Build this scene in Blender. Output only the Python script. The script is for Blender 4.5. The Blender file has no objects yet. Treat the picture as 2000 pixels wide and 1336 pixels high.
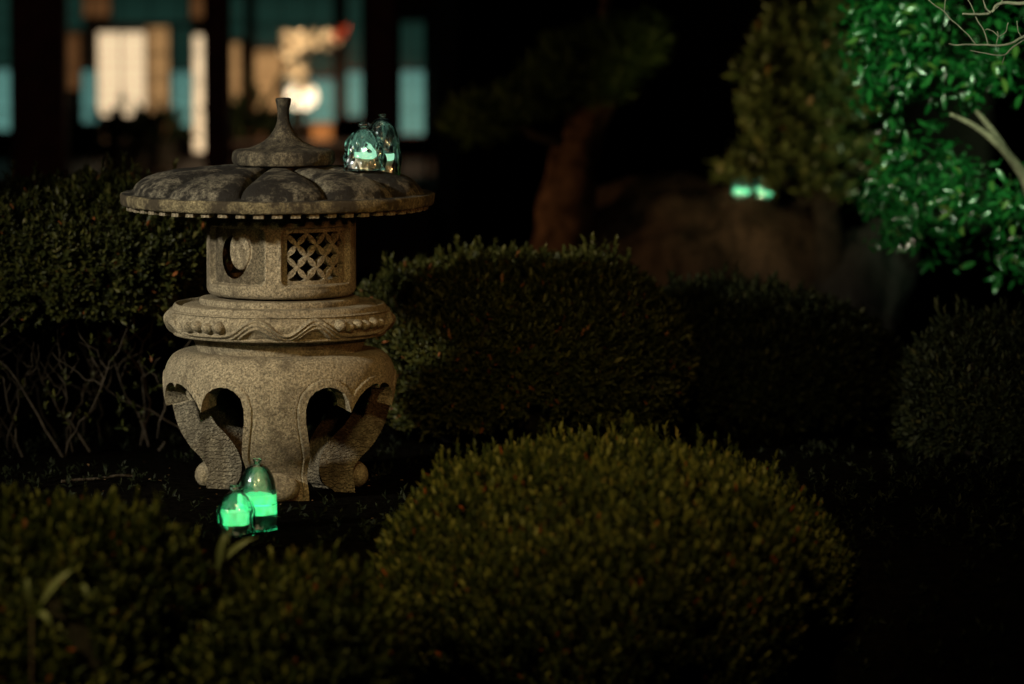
import bpy, math, random
import numpy as np
from mathutils import Vector, Matrix

# ------------------------------------------------------------------ camera, sky, light
SC = bpy.context.scene
COL = SC.collection
R = math.radians
H_CAM, PITCH, F = 1.569, R(5.12), 180 / 36 * 2000
CAM_Y = -6.93
cp, sp = math.cos(PITCH), math.sin(PITCH)

cam_data = bpy.data.cameras.new('camera')
cam_data.lens = 180
cam_data.sensor_width = 36
cam_data.clip_end = 500
cam = bpy.data.objects.new('camera', cam_data)
COL.objects.link(cam)
cam.location = (0, CAM_Y, H_CAM)
cam.rotation_euler = (R(90) - PITCH, 0, 0)
cam_data.dof.use_dof = True
cam_data.dof.focus_distance = 13.04
cam_data.dof.aperture_fstop = 1.9
cam_data.dof.aperture_blades = 0
SC.camera = cam

world = bpy.data.worlds.new('World')
SC.world = world
world.use_nodes = True
wn, wl = world.node_tree.nodes, world.node_tree.links
sky = wn.new('ShaderNodeTexSky')
sky.sky_type = 'NISHITA'
sky.sun_disc = False
sky.sun_elevation = R(-4.0)
sky.sun_rotation = R(215)
wl.new(sky.outputs['Color'], wn['Background'].inputs['Color'])
wn['Background'].inputs['Strength'].default_value = 0.06

sun_d = bpy.data.lights.new('moonlight', 'SUN')
sun_d.energy = 0.035
sun_d.angle = R(0.5)
sun_d.color = (1.0, 0.95, 0.85)
sun = bpy.data.objects.new('moonlight', sun_d)
COL.objects.link(sun)
sun.rotation_euler = (R(48), 0, R(-35))


def spot(name, loc, aim, power, color, cone, blend, radius):
    d = bpy.data.lights.new(name, 'SPOT')
    d.energy, d.color, d.spot_size, d.spot_blend, d.shadow_soft_size = power, color, R(cone), blend, radius
    o = bpy.data.objects.new(name, d)
    COL.objects.link(o)
    o.location = loc
    o.rotation_euler = (Vector(aim) - Vector(loc)).to_track_quat('-Z', 'Y').to_euler()
    d.cycles.is_caustics_light = name in ('garden_spotlight', 'brown_spotlight')
    return o


spot('garden_spotlight', (-4.0, 2.6, 2.35), (-0.84, 6.20, 0.55), 1800, (1.0, 0.90, 0.69), 26, 1.0, 0.14)
spot('warm_fill', (0.05, 2.3, 2.05), (0.12, 5.5, 0.12), 245, (1.0, 0.69, 0.25), 46, 1.0, 0.10)  # unseen fill, added to light the front bush and the hedge behind
spot('brown_spotlight', (1.6, 3.6, 1.3), (-0.5, 6.2, 0.45), 85, (1.0, 0.43, 0.13), 26, 1.0, 0.10)
spot('hedge_fill', (-1.7, 2.4, 1.35), (-0.55, 4.4, 0.10), 95, (1.0, 0.80, 0.30), 60, 1.0, 0.08)  # unseen fill added to brighten the tops of the near hedge
spot('green_spotlight', (0.3, 3.2, 2.35), (1.68, 8.2, 1.28), 1350, (0.66, 1.0, 0.58), 20, 0.4, 0.05)
spot('tree_fill', (0.22, 8.85, 0.55), (1.00, 10.3, 0.88), 48, (1.0, 0.78, 0.36), 54, 0.9, 0.05)  # added lamp without a fixture, lifts the olive tree and boulder
spot('trunk_fill', (-1.0, 9.5, 0.50), (0.32, 10.4, 0.70), 17, (1.0, 0.55, 0.22), 62, 0.9, 0.05)  # added unseen lamp standing in for warm spill from the house

SC.view_settings.view_transform = 'Standard'
SC.view_settings.look = 'None'
SC.view_settings.exposure = 0
SC.view_settings.gamma = 1
SC.view_settings.use_curve_mapping = False
SC.cycles.use_denoising = True
SC.cycles.max_bounces = 14
SC.cycles.transmission_bounces = 12
SC.cycles.transparent_max_bounces = 12
SC.cycles.sample_clamp_indirect = 4.0
SC.cycles.use_adaptive_sampling = False

rng = np.random.default_rng(11)
random.seed(11)


def P(px, py, Y):
    """world point seen at photo pixel (2000 wide) at distance Y along the ground"""
    dx, du = (px - 1000) / F, -(py - 668) / F
    d = np.array([dx, cp + du * sp, -sp + du * cp])
    return np.array([0, CAM_Y, H_CAM]) + d * ((Y - CAM_Y) / d[1])


def K(Y):
    """metres per photo pixel at distance Y"""
    return (Y - CAM_Y) / F


# ------------------------------------------------------------------ mesh helpers
class MB:
    def __init__(self):
        self.v, self.f, self.n = [], [], 0

    def add(self, v, f):
        v = np.asarray(v, float).reshape(-1, 3)
        self.v.append(v)
        n = self.n
        self.f.extend([tuple(int(i) + n for i in q) for q in f])
        self.n += len(v)
        return self

    def box(self, c, s, rot=None):
        x, y, z = np.asarray(s, float) / 2
        v = np.array([[-x, -y, -z], [x, -y, -z], [x, y, -z], [-x, y, -z], [-x, -y, z], [x, -y, z], [x, y, z], [-x, y, z]])
        if rot is not None:
            v = v @ np.array(rot).T
        return self.add(v + np.asarray(c), [(3, 2, 1, 0), (4, 5, 6, 7), (0, 1, 5, 4), (1, 2, 6, 5), (2, 3, 7, 6), (3, 0, 4, 7)])

    def tube(self, pts, rad, n=8, cap=True):
        pts = np.asarray(pts, float)
        m = len(pts)
        rad = np.broadcast_to(np.asarray(rad, float), (m,))
        t = np.gradient(pts, axis=0)
        t /= np.linalg.norm(t, axis=1)[:, None] + 1e-9
        ref = np.array([0.31, 0.17, 0.93]) if abs(t[0] @ np.array([0.31, 0.17, 0.93])) < 0.9 else np.array([1.0, 0, 0])
        a = np.cross(t, ref)
        a /= np.linalg.norm(a, axis=1)[:, None] + 1e-9
        b = np.cross(t, a)
        k = np.arange(n) * 2 * math.pi / n
        v = pts[:, None] + rad[:, None, None] * (np.cos(k)[None, :, None] * a[:, None] + np.sin(k)[None, :, None] * b[:, None])
        f = [(i * n + j, i * n + (j + 1) % n, (i + 1) * n + (j + 1) % n, (i + 1) * n + j) for i in range(m - 1) for j in range(n)]
        if cap:
            f += [tuple(range(n - 1, -1, -1)), tuple((m - 1) * n + j for j in range(n))]
        return self.add(v, f)

    def lathe(self, prof, n=48, c=(0, 0, 0)):
        prof = np.asarray(prof, float)
        m = len(prof)
        k = np.arange(n) * 2 * math.pi / n
        v = np.stack([prof[:, 0, None] * np.sin(k), -prof[:, 0, None] * np.cos(k), np.repeat(prof[:, 1, None], n, 1)], -1) + np.asarray(c)
        f = [(i * n + j, i * n + (j + 1) % n, (i + 1) * n + (j + 1) % n, (i + 1) * n + j) for i in range(m - 1) for j in range(n)]
        return self.add(v, f)

    def mesh(self, name, mat=None, smooth=None):
        me = bpy.data.meshes.new(name)
        v = np.concatenate(self.v) if self.v else np.zeros((0, 3))
        me.from_pydata(v.tolist(), [], self.f)
        me.update()
        if smooth is not None:
            me.polygons.foreach_set('use_smooth', [True] * len(me.polygons))
            me.set_sharp_from_angle(angle=R(smooth))
        for m in (mat if isinstance(mat, (list, tuple)) else [mat]):
            if m:
                me.materials.append(m)
        return me

    def build(self, name, mat=None, parent=None, smooth=None, loc=None):
        return link(name, self.mesh(name, mat, smooth), parent, loc)


def link(name, me, parent=None, loc=None):
    o = bpy.data.objects.new(name, me)
    COL.objects.link(o)
    if parent:
        o.parent = parent
    if loc is not None:
        o.location = [float(q) for q in loc]
    return o


def thing(name, label, cat, loc=(0, 0, 0), group=None, rz=0.0):
    o = bpy.data.objects.new(name, None)
    COL.objects.link(o)
    o.empty_display_size = 0.1
    o.location = [float(q) for q in loc]
    o.rotation_euler = (0, 0, rz)
    return tag(o, label, cat, group)


def tag(o, label, cat, group=None):
    o['label'], o['category'] = label, cat
    if group:
        o['group'] = group
    return o


def fast_mesh(name, V, faces_n, attr=None, mat=None, smooth=True):
    """V (N,k,3) leaf vertices, faces_n list of index tuples in one leaf; attr (N,) tint"""
    N, k, _ = V.shape
    me = bpy.data.meshes.new(name)
    me.vertices.add(N * k)
    me.vertices.foreach_set('co', V.reshape(-1).astype(np.float32))
    fl = [len(f) for f in faces_n]
    flat = np.concatenate([np.array(f) for f in faces_n])
    loops = (flat[None] + (np.arange(N) * k)[:, None]).reshape(-1)
    totals = np.tile(np.array(fl), N)
    starts = np.concatenate([[0], np.cumsum(totals)[:-1]])
    me.loops.add(len(loops))
    me.loops.foreach_set('vertex_index', loops.astype(np.int32))
    me.polygons.add(len(totals))
    me.polygons.foreach_set('loop_start', starts.astype(np.int32))
    me.polygons.foreach_set('loop_total', totals.astype(np.int32))
    if smooth:
        me.polygons.foreach_set('use_smooth', np.ones(len(totals), bool))
    me.update(calc_edges=True)
    if attr is not None:
        a = me.attributes.new('tint', 'FLOAT', 'POINT')
        a.data.foreach_set('value', np.repeat(attr, k).astype(np.float32))
    if mat:
        me.materials.append(mat)
    return me


def unit(a):
    return a / (np.linalg.norm(a, axis=-1, keepdims=True) + 1e-9)


def wob(p, s=1.0, seed=0):
    """cheap smooth 3-D noise, about -1..1"""
    p = np.asarray(p, float) * s
    r = np.random.default_rng(seed)
    out = np.zeros(p.shape[:-1])
    for i in range(6):
        k = r.normal(size=3) * (1.0 + 0.5 * i)
        out += np.sin(p @ k + r.uniform(0, 6.28)) / (1 + 0.4 * i)
    return out / 2.6


# ------------------------------------------------------------------ materials
def newmat(name):
    m = bpy.data.materials.new(name)
    m.use_nodes = True
    nt = m.node_tree
    return m, nt.nodes, nt.links, nt.nodes['Principled BSDF']


def ramp(N, stops):
    r = N.new('ShaderNodeValToRGB')
    while len(r.color_ramp.elements) < len(stops):
        r.color_ramp.elements.new(0.5)
    for e, (p, c) in zip(r.color_ramp.elements, stops):
        e.position, e.color = p, (*c, 1)
    return r


def noise(N, L, coord, scale, detail=4, rough=0.55):
    n = N.new('ShaderNodeTexNoise')
    n.inputs['Scale'].default_value = scale
    n.inputs['Detail'].default_value = detail
    n.inputs['Roughness'].default_value = rough
    L.new(coord, n.inputs['Vector'])
    return n


def plain(name, col, rough=0.7, bump=0.0, bscale=60, var=0.35, spec=0.3):
    m, N, L, b = newmat(name)
    tc = N.new('ShaderNodeTexCoord')
    n = noise(N, L, tc.outputs['Object'], bscale)
    c = np.array(col)
    r = ramp(N, [(0.3, tuple(c * (1 - var))), (0.7, tuple(np.minimum(c * (1 + var), 1)))])
    L.new(n.outputs['Fac'], r.inputs['Fac'])
    L.new(r.outputs['Color'], b.inputs['Base Color'])
    b.inputs['Roughness'].default_value = rough
    b.inputs['Specular IOR Level'].default_value = spec
    if bump:
        bp = N.new('ShaderNodeBump')
        bp.inputs['Strength'].default_value = bump
        bp.inputs['Distance'].default_value = 0.01
        L.new(n.outputs['Fac'], bp.inputs['Height'])
        L.new(bp.outputs['Normal'], b.inputs['Normal'])
    return m


def stone(name, base, stain, stain_lo, stain_hi, chisel=False):
    m, N, L, b = newmat(name)
    tc = N.new('ShaderNodeTexCoord')
    co = tc.outputs['Object']
    grain = noise(N, L, co, 185, 4, 0.8)
    med = noise(N, L, co, 60, 5, 0.65)
    mp = N.new('ShaderNodeMapping')
    mp.inputs['Scale'].default_value = (1.5, 1.5, 0.55)
    L.new(co, mp.inputs['Vector'])
    big = noise(N, L, mp.outputs['Vector'], 8.0, 6, 0.65)
    r = ramp(N, [(0.36, tuple(np.array(base) * 0.28)), (0.5, tuple(np.array(base) * 0.9)), (0.66, tuple(np.minimum(np.array(base) * 1.75, 1)))])
    L.new(grain.outputs['Fac'], r.inputs['Fac'])
    sr = ramp(N, [(stain_lo, (0, 0, 0)), (stain_hi, (1, 1, 1))])
    mx = N.new('ShaderNodeMath')
    mx.operation = 'MULTIPLY_ADD'
    mx.inputs[1].default_value = 0.35
    L.new(med.outputs['Fac'], mx.inputs[0])
    mul = N.new('ShaderNodeMath')
    mul.operation = 'MULTIPLY'
    mul.inputs[1].default_value = 0.65
    L.new(big.outputs['Fac'], mul.inputs[0])
    L.new(mul.outputs[0], mx.inputs[2])
    L.new(mx.outputs[0], sr.inputs['Fac'])
    mix = N.new('ShaderNodeMix')
    mix.data_type = 'RGBA'
    L.new(sr.outputs['Color'], mix.inputs['Factor'])
    L.new(r.outputs['Color'], mix.inputs['A'])
    mix.inputs['B'].default_value = (*stain, 1)
    L.new(mix.outputs['Result'], b.inputs['Base Color'])
    b.inputs['Roughness'].default_value = 0.85
    b.inputs['Specular IOR Level'].default_value = 0.25
    ad = N.new('ShaderNodeMath')
    ad.operation = 'ADD'
    L.new(grain.outputs['Fac'], ad.inputs[0])
    L.new(med.outputs['Fac'], ad.inputs[1])
    h = ad.outputs[0]
    if chisel:
        w = N.new('ShaderNodeTexWave')
        w.bands_direction = 'Z'
        w.inputs['Scale'].default_value = 30
        w.inputs['Distortion'].default_value = 9
        w.inputs['Detail'].default_value = 3
        w.inputs['Detail Scale'].default_value = 2.5
        L.new(co, w.inputs['Vector'])
        a2 = N.new('ShaderNodeMath')
        a2.operation = 'MULTIPLY_ADD'
        a2.inputs[1].default_value = 0.9
        L.new(w.outputs['Fac'], a2.inputs[0])
        L.new(h, a2.inputs[2])
        h = a2.outputs[0]
    bp = N.new('ShaderNodeBump')
    bp.inputs['Strength'].default_value = 0.9
    bp.inputs['Distance'].default_value = 0.0055
    L.new(h, bp.inputs['Height'])
    L.new(bp.outputs['Normal'], b.inputs['Normal'])
    return m


def leafmat(name, stops, rough=0.42, spec=0.5, trans=0.2):
    m, N, L, b = newmat(name)
    at = N.new('ShaderNodeAttribute')
    at.attribute_name = 'tint'
    r = ramp(N, stops)
    L.new(at.outputs['Fac'], r.inputs['Fac'])
    L.new(r.outputs['Color'], b.inputs['Base Color'])
    b.inputs['Roughness'].default_value = rough
    b.inputs['Specular IOR Level'].default_value = spec
    tr = N.new('ShaderNodeBsdfTranslucent')
    L.new(r.outputs['Color'], tr.inputs['Color'])
    mix = N.new('ShaderNodeMixShader')
    mix.inputs['Fac'].default_value = trans
    L.new(b.outputs['BSDF'], mix.inputs[1])
    L.new(tr.outputs['BSDF'], mix.inputs[2])
    L.new(mix.outputs['Shader'], N['Material Output'].inputs['Surface'])
    return m


def emit(name, col, strength, nscale=None, lo=0.6):
    m, N, L, b = newmat(name)
    b.inputs['Base Color'].default_value = (*[c * 0.3 for c in col], 1)
    b.inputs['Roughness'].default_value = 0.6
    b.inputs['Emission Color'].default_value = (*col, 1)
    b.inputs['Emission Strength'].default_value = strength
    if nscale:
        tc = N.new('ShaderNodeTexCoord')
        n = noise(N, L, tc.outputs['Object'], nscale, 3)
        r = ramp(N, [(0.3, tuple(np.array(col) * lo)), (0.65, col)])
        L.new(n.outputs['Fac'], r.inputs['Fac'])
        L.new(r.outputs['Color'], b.inputs['Emission Color'])
    return m


def glass(name, col=(1, 1, 1), rough=0.0, film=0, bump=0.0):
    m, N, L, b = newmat(name)
    b.inputs['Base Color'].default_value = (*col, 1)
    b.inputs['Roughness'].default_value = rough
    b.inputs['IOR'].default_value = 1.56
    b.inputs['Transmission Weight'].default_value = 1
    if film:
        b.inputs['Thin Film Thickness'].default_value = film
        b.inputs['Thin Film IOR'].default_value = 1.9
    if bump:
        tc = N.new('ShaderNodeTexCoord')
        n = noise(N, L, tc.outputs['Object'], 34, 2)
        bp = N.new('ShaderNodeBump')
        bp.inputs['Strength'].default_value = bump
        bp.inputs['Distance'].default_value = 0.006
        L.new(n.outputs['Fac'], bp.inputs['Height'])
        L.new(bp.outputs['Normal'], b.inputs['Normal'])
    return m


M_STONE = stone('weathered_granite', (0.195, 0.170, 0.122), (0.055, 0.045, 0.031), 0.49, 0.66)
M_CHISEL = stone('chiselled_granite', (0.145, 0.130, 0.097), (0.04, 0.034, 0.024), 0.44, 0.62, True)
M_CAP = stone('lichened_granite', (0.105, 0.096, 0.074), (0.008, 0.007, 0.006), 0.43, 0.53)
M_RIM = stone('streaked_granite', (0.155, 0.132, 0.078), (0.028, 0.022, 0.014), 0.42, 0.56)
M_FIN = stone('dark_granite', (0.115, 0.10, 0.07), (0.014, 0.012, 0.009), 0.40, 0.55)
M_ROCK = stone('garden_rock', (0.115, 0.078, 0.055), (0.014, 0.011, 0.008), 0.44, 0.60)
M_ROCKD = stone('dark_rock', (0.022, 0.020, 0.018), (0.008, 0.007, 0.006), 0.42, 0.58)  # darker tone than the other garden rock
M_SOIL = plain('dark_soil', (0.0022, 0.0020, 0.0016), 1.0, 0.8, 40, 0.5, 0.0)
M_BARK = plain('grey_bark', (0.030, 0.024, 0.017), 0.9, 0.8, 45, 0.5, 0.2)
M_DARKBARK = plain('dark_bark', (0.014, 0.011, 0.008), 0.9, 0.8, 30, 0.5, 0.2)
M_PINEBARK = plain('red_pine_bark', (0.075, 0.042, 0.027), 0.95, 1.0, 13, 0.92, 0.1)
M_PALEBARK = plain('pale_bark', (0.17, 0.135, 0.10), 0.8, 0.6, 40, 0.35, 0.2)
M_TWIG = plain('pale_twig', (0.10, 0.066, 0.058), 0.75, 0.4, 50, 0.45, 0.3)
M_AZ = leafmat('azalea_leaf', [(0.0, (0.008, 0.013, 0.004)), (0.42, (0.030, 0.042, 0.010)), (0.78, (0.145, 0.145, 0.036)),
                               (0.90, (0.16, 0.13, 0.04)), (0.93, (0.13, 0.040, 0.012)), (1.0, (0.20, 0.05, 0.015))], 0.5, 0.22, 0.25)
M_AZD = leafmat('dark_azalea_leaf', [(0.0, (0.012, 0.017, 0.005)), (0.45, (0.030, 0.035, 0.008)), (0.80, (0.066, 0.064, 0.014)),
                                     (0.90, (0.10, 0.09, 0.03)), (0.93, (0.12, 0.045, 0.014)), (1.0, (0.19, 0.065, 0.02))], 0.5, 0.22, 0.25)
M_SHADED = leafmat('shaded_leaf', [(0.0, (0.004, 0.006, 0.003)), (0.6, (0.012, 0.016, 0.006)), (1.0, (0.035, 0.033, 0.012))], 0.6, 0.1, 0.1)  # shade put into the leaf colour of dim hedges and ground cover
M_CAM = leafmat('glossy_evergreen_leaf', [(0.0, (0.003, 0.038, 0.008)), (0.5, (0.008, 0.085, 0.017)), (0.85, (0.022, 0.125, 0.026)), (1.0, (0.10, 0.17, 0.035))], 0.24, 0.7, 0.2)
M_OLIVE = leafmat('olive_leaf', [(0.0, (0.035, 0.05, 0.015)), (0.6, (0.08, 0.095, 0.03)), (0.9, (0.13, 0.12, 0.04)), (1.0, (0.20, 0.07, 0.02))], 0.35, 0.4, 0.2)
M_PINE = leafmat('pine_needle', [(0.0, (0.025, 0.055, 0.014)), (1.0, (0.075, 0.11, 0.025))], 0.5, 0.2, 0.2)
M_BLADE = leafmat('grass_blade', [(0.0, (0.10, 0.12, 0.05)), (1.0, (0.30, 0.33, 0.18))], 0.4, 0.4, 0.25)
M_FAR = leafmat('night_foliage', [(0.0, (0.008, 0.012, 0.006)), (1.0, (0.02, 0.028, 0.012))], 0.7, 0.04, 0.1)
def sheen_glass():
    m = glass('blown_glass', (1, 1, 1), 0.0, 0, 0.30)
    N, L = m.node_tree.nodes, m.node_tree.links
    b = N['Principled BSDF']
    bump = b.inputs['Normal'].links[0].from_node
    g = N.new('ShaderNodeBsdfGlossy')
    g.inputs['Color'].default_value = (0.70, 0.85, 1.0, 1)  # bluish sheen mixed in to brighten the glass, like reflected sky
    g.inputs['Roughness'].default_value = 0.18
    L.new(bump.outputs['Normal'], g.inputs['Normal'])
    tr = N.new('ShaderNodeBsdfTransparent')
    tr.inputs['Color'].default_value = (0.97, 1.0, 0.99, 1)
    m1 = N.new('ShaderNodeMixShader')
    m1.inputs['Fac'].default_value = 0.0
    L.new(b.outputs['BSDF'], m1.inputs[1])
    L.new(tr.outputs['BSDF'], m1.inputs[2])
    m2 = N.new('ShaderNodeMixShader')
    m2.inputs['Fac'].default_value = 0.06
    L.new(m1.outputs['Shader'], m2.inputs[1])
    L.new(g.outputs['BSDF'], m2.inputs[2])
    L.new(m2.outputs['Shader'], N['Material Output'].inputs['Surface'])
    return m


M_GLASS = sheen_glass()
M_GLOW_GLASS = glass('beige_glow_glass', (0.95, 0.90, 0.80), 0.12)
M_GLOW_GLASS.node_tree.nodes['Principled BSDF'].inputs['Transmission Weight'].default_value = 0.12  # mostly opaque beige, stands in for light caught in the glass
M_HOT = emit('bright_green_light', (0.22, 1.0, 0.48), 1.7, 45, 0.5)
M_PURE = glass('pure_glass', (0.95, 1, 0.98), 0.02)
M_GREEN = emit('green_light', (0.045, 1.0, 0.30), 1.35, 45, 0.35)
M_GREEN.node_tree.nodes['Principled BSDF'].inputs['Base Color'].default_value = (0.7, 0.95, 0.8, 1)
M_PALE = emit('pale_green_light', (0.42, 1.0, 0.64), 1.0, 120, 0.8)
M_PALE.node_tree.nodes['Principled BSDF'].inputs['Base Color'].default_value = (0.75, 0.95, 0.82, 1)
M_DECK = plain('dark_deck_wood', (0.020, 0.010, 0.007), 0.6, 0.2, 20, 0.4, 0.3)
M_WOOD = plain('dark_red_wood', (0.15, 0.035, 0.018), 0.6, 0.2, 20, 0.4, 0.3)
M_WALL = plain('dark_plaster', (0.03, 0.025, 0.02), 0.9, 0.2, 20, 0.3, 0.2)
M_ROOF = plain('roof_tile', (0.03, 0.03, 0.032), 0.7, 0.3, 10, 0.3, 0.3)

# ------------------------------------------------------------------ ground
def gz(x, y):
    """ground height: lantern mound, falling towards the camera"""
    x, y = np.asarray(x, float), np.asarray(y, float)
    t = np.clip((5.25 - y) / 0.8, 0, 1)
    t = t * t * (3 - 2 * t)
    return -0.42 * t + 0.012 * np.sin(3.1 * x + 1) * np.sin(2.7 * y) * (y < 14)


def make_ground():
    xs = np.concatenate([np.linspace(-300, -8, 8), np.linspace(-6, 6, 121), np.linspace(8, 300, 8)])
    ys = np.concatenate([np.linspace(-60, 1, 5), np.linspace(1.5, 12, 106), np.linspace(14, 400, 9)])
    X, Y = np.meshgrid(xs, ys)
    near = (np.abs(X) < 6.5) & (Y < 12.5)
    Z = gz(X, Y) + np.where(near, 0.006 * wob(np.stack([X, Y, 0 * X], -1), 9, 3), 0)
    n = len(xs)
    f = [(i * n + j, i * n + j + 1, (i + 1) * n + j + 1, (i + 1) * n + j) for i in range(len(ys) - 1) for j in range(n - 1)]
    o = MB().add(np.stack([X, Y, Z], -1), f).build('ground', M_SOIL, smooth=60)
    o['kind'] = 'structure'


make_ground()

# ------------------------------------------------------------------ foliage helpers
LEAF6 = [(0, 1, 2, 3), (0, 3, 4, 5)]
LEAF4 = [(0, 1, 2), (0, 2, 3)]


def leaf_verts(B, D, Nn, length, width, fold=0.18, round_=True, curl=0.0):
    """B base, D axis, Nn rough up normal -> vertices of folded leaves"""
    S = unit(np.cross(D, Nn))
    U = np.cross(S, D)
    l, w = length[:, None], width[:, None] * 0.5
    tip = B + D * l - U * l * curl
    if round_:
        up = U * w * 2 * fold
        a = B + D * l * 0.32 + U * l * curl * 0.3
        b = B + D * l * 0.72 - U * l * curl * 0.25
        return np.stack([B, a + S * w * 0.85 + up, b + S * w * 0.9 + up, tip, b - S * w * 0.9 + up, a - S * w * 0.85 + up], 1)
    m = B + D * l * 0.5
    return np.stack([B, m + S * w + U * w * fold * 2, tip, m - S * w + U * w * fold * 2], 1)


def sprig_leaves(base, axis, n_leaf, length, width, stem, r, spread=(0.35, 1.1), round_=True, fold=0.18, curl=0.06):
    """whorls of leaves round many stems: base (N,3), axis (N,3)"""
    N = len(base)
    ref = unit(r.normal(size=(N, 3)))
    a1 = unit(np.cross(axis, ref))
    a2 = np.cross(axis, a1)
    Vs, T = [], []
    scale = r.uniform(0.55, 1.35, N)
    bright = r.uniform(0, 1, N)
    for k in range(n_leaf):
        ang = k * 2.4 + r.uniform(-0.4, 0.4, N)
        h = (k + 0.5) / n_leaf
        sprd = spread[1] + (spread[0] - spread[1]) * h + r.normal(0, 0.15, N)
        out = np.cos(ang)[:, None] * a1 + np.sin(ang)[:, None] * a2
        D = unit(axis * np.cos(sprd)[:, None] + out * np.sin(sprd)[:, None])
        B = base + axis * (stem * h * scale)[:, None]
        ln = length * scale * r.uniform(0.75, 1.15, N)
        Vs.append(leaf_verts(B, D, axis + 0.01 * ref, ln, width * scale * r.uniform(0.8, 1.15, N), fold, round_, curl))
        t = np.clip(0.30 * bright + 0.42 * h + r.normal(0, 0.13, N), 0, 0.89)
        dry = r.uniform(0, 1, N) < 0.014
        T.append(np.where(dry, r.uniform(0.93, 1, N), t))
    return np.concatenate(Vs), np.concatenate(T)


def dome_points(n, c, rad, r, power=2.0, lump=0.05, lscale=3.5, seed=1, zmin=-9, cam_bias=True, down=-0.55):
    """points on a lumpy superellipsoid with normals"""
    d = unit(r.normal(size=(int(n * 3.2), 3)))
    d = d[d[:, 2] > down]
    a = np.abs(d)
    s = (a[:, 0] ** power + a[:, 1] ** power + a[:, 2] ** power) ** (-1 / power)
    q = d * s[:, None]
    rad = np.asarray(rad, float)
    p = q * rad
    nrm = unit(np.sign(q) * np.abs(q) ** (power - 1) / rad)
    p = p * (1 + lump * wob(p, lscale, seed))[:, None]
    w = p + np.asarray(c)
    keep = w[:, 2] > zmin
    if cam_bias:
        view = unit(np.array([0, CAM_Y, H_CAM]) - w)
        keep &= ((nrm * view).sum(1) > -0.35) | (r.uniform(size=len(w)) < 0.25)
    area = np.linalg.norm(nrm * np.array([1, 1, 1.0]), axis=1)
    w, nrm = w[keep][:n], nrm[keep][:n]
    return w, nrm


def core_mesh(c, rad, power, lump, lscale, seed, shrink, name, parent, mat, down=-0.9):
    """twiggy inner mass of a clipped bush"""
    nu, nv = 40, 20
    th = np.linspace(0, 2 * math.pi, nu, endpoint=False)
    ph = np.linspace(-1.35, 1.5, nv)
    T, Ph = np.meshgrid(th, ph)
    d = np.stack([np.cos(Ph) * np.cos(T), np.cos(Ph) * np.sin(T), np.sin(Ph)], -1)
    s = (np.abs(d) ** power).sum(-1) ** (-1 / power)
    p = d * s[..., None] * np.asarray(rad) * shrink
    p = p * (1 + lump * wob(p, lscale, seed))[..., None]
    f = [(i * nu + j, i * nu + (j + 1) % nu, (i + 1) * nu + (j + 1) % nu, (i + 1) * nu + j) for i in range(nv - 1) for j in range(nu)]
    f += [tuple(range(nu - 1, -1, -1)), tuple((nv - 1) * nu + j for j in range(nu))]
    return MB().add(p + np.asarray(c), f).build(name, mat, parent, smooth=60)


def clipped_bush(name, label, c, rad, n, leafl, leafw, mat, group, power=2.2, lump=0.06, lscale=3.5, seed=1, nleaf=8, stem=0.03,
                 round_=True, depth=0.06, upbias=0.5, core=0.86, zmin=-9, down=-0.55, shoots=60, cat='bush', hollow=True, spr=(0.35, 1.1)):
    r = np.random.default_rng(seed + 100)
    root = thing(name, label, cat, (c[0], c[1], float(gz(c[0], c[1]))), group)
    off = np.array([c[0], c[1], float(gz(c[0], c[1]))])
    p, nr = dome_points(n, c, rad, r, power, lump, lscale, seed, zmin, True, down)
    # hollows and thin patches in the clipped surface
    hol = (wob(p, 8.5, seed + 3) > 0.62) | ((wob(p, 17, seed + 4) > 0.55) & (r.uniform(0, 1, len(p)) < 0.7))
    if hollow:
        p, nr = p[~hol], nr[~hol]
    p = p - nr * (r.uniform(0, 1, len(p)) ** 1.5 * depth)[:, None]
    ax = unit(nr * 0.8 + np.array([0, 0, upbias]) + r.normal(0, 0.28, p.shape))
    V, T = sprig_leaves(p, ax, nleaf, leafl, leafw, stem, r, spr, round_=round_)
    # longer shoots standing proud of the clipped surface
    if shoots:
        k = np.argsort(-(nr[:, 2] + r.uniform(0, 0.9, len(p))))[:shoots * 3]
        k = r.choice(k, shoots, replace=False)
        V2, T2 = sprig_leaves(p[k] + ax[k] * stem * 0.6, unit(ax[k] + [0, 0, 0.7]), nleaf + 3, leafl * 1.05, leafw, stem * 1.7, r, (0.25, 0.8), round_)
        V, T = np.concatenate([V, V2]), np.concatenate([T, np.clip(T2 + 0.05, 0, 0.9)])
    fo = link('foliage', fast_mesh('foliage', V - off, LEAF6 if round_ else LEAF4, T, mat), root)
    fo['kind'] = 'stuff'
    if core:
        core_mesh(np.asarray(c) - off, rad, power, lump, lscale, seed, core, 'inner_twigs', root, M_DARKBARK)
    return root, off, p, nr, ax


def crooked(p0, p1, n, amp, r, sag=0.0):
    t = np.linspace(0, 1, n)[:, None]
    q = np.asarray(p0) * (1 - t) + np.asarray(p1) * t
    j = np.cumsum(r.normal(0, 1, (n, 3)), 0)
    j -= j[0] + (j[-1] - j[0]) * t
    return q + j * amp + np.array([0, 0, -sag]) * (4 * t * (1 - t))


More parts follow.
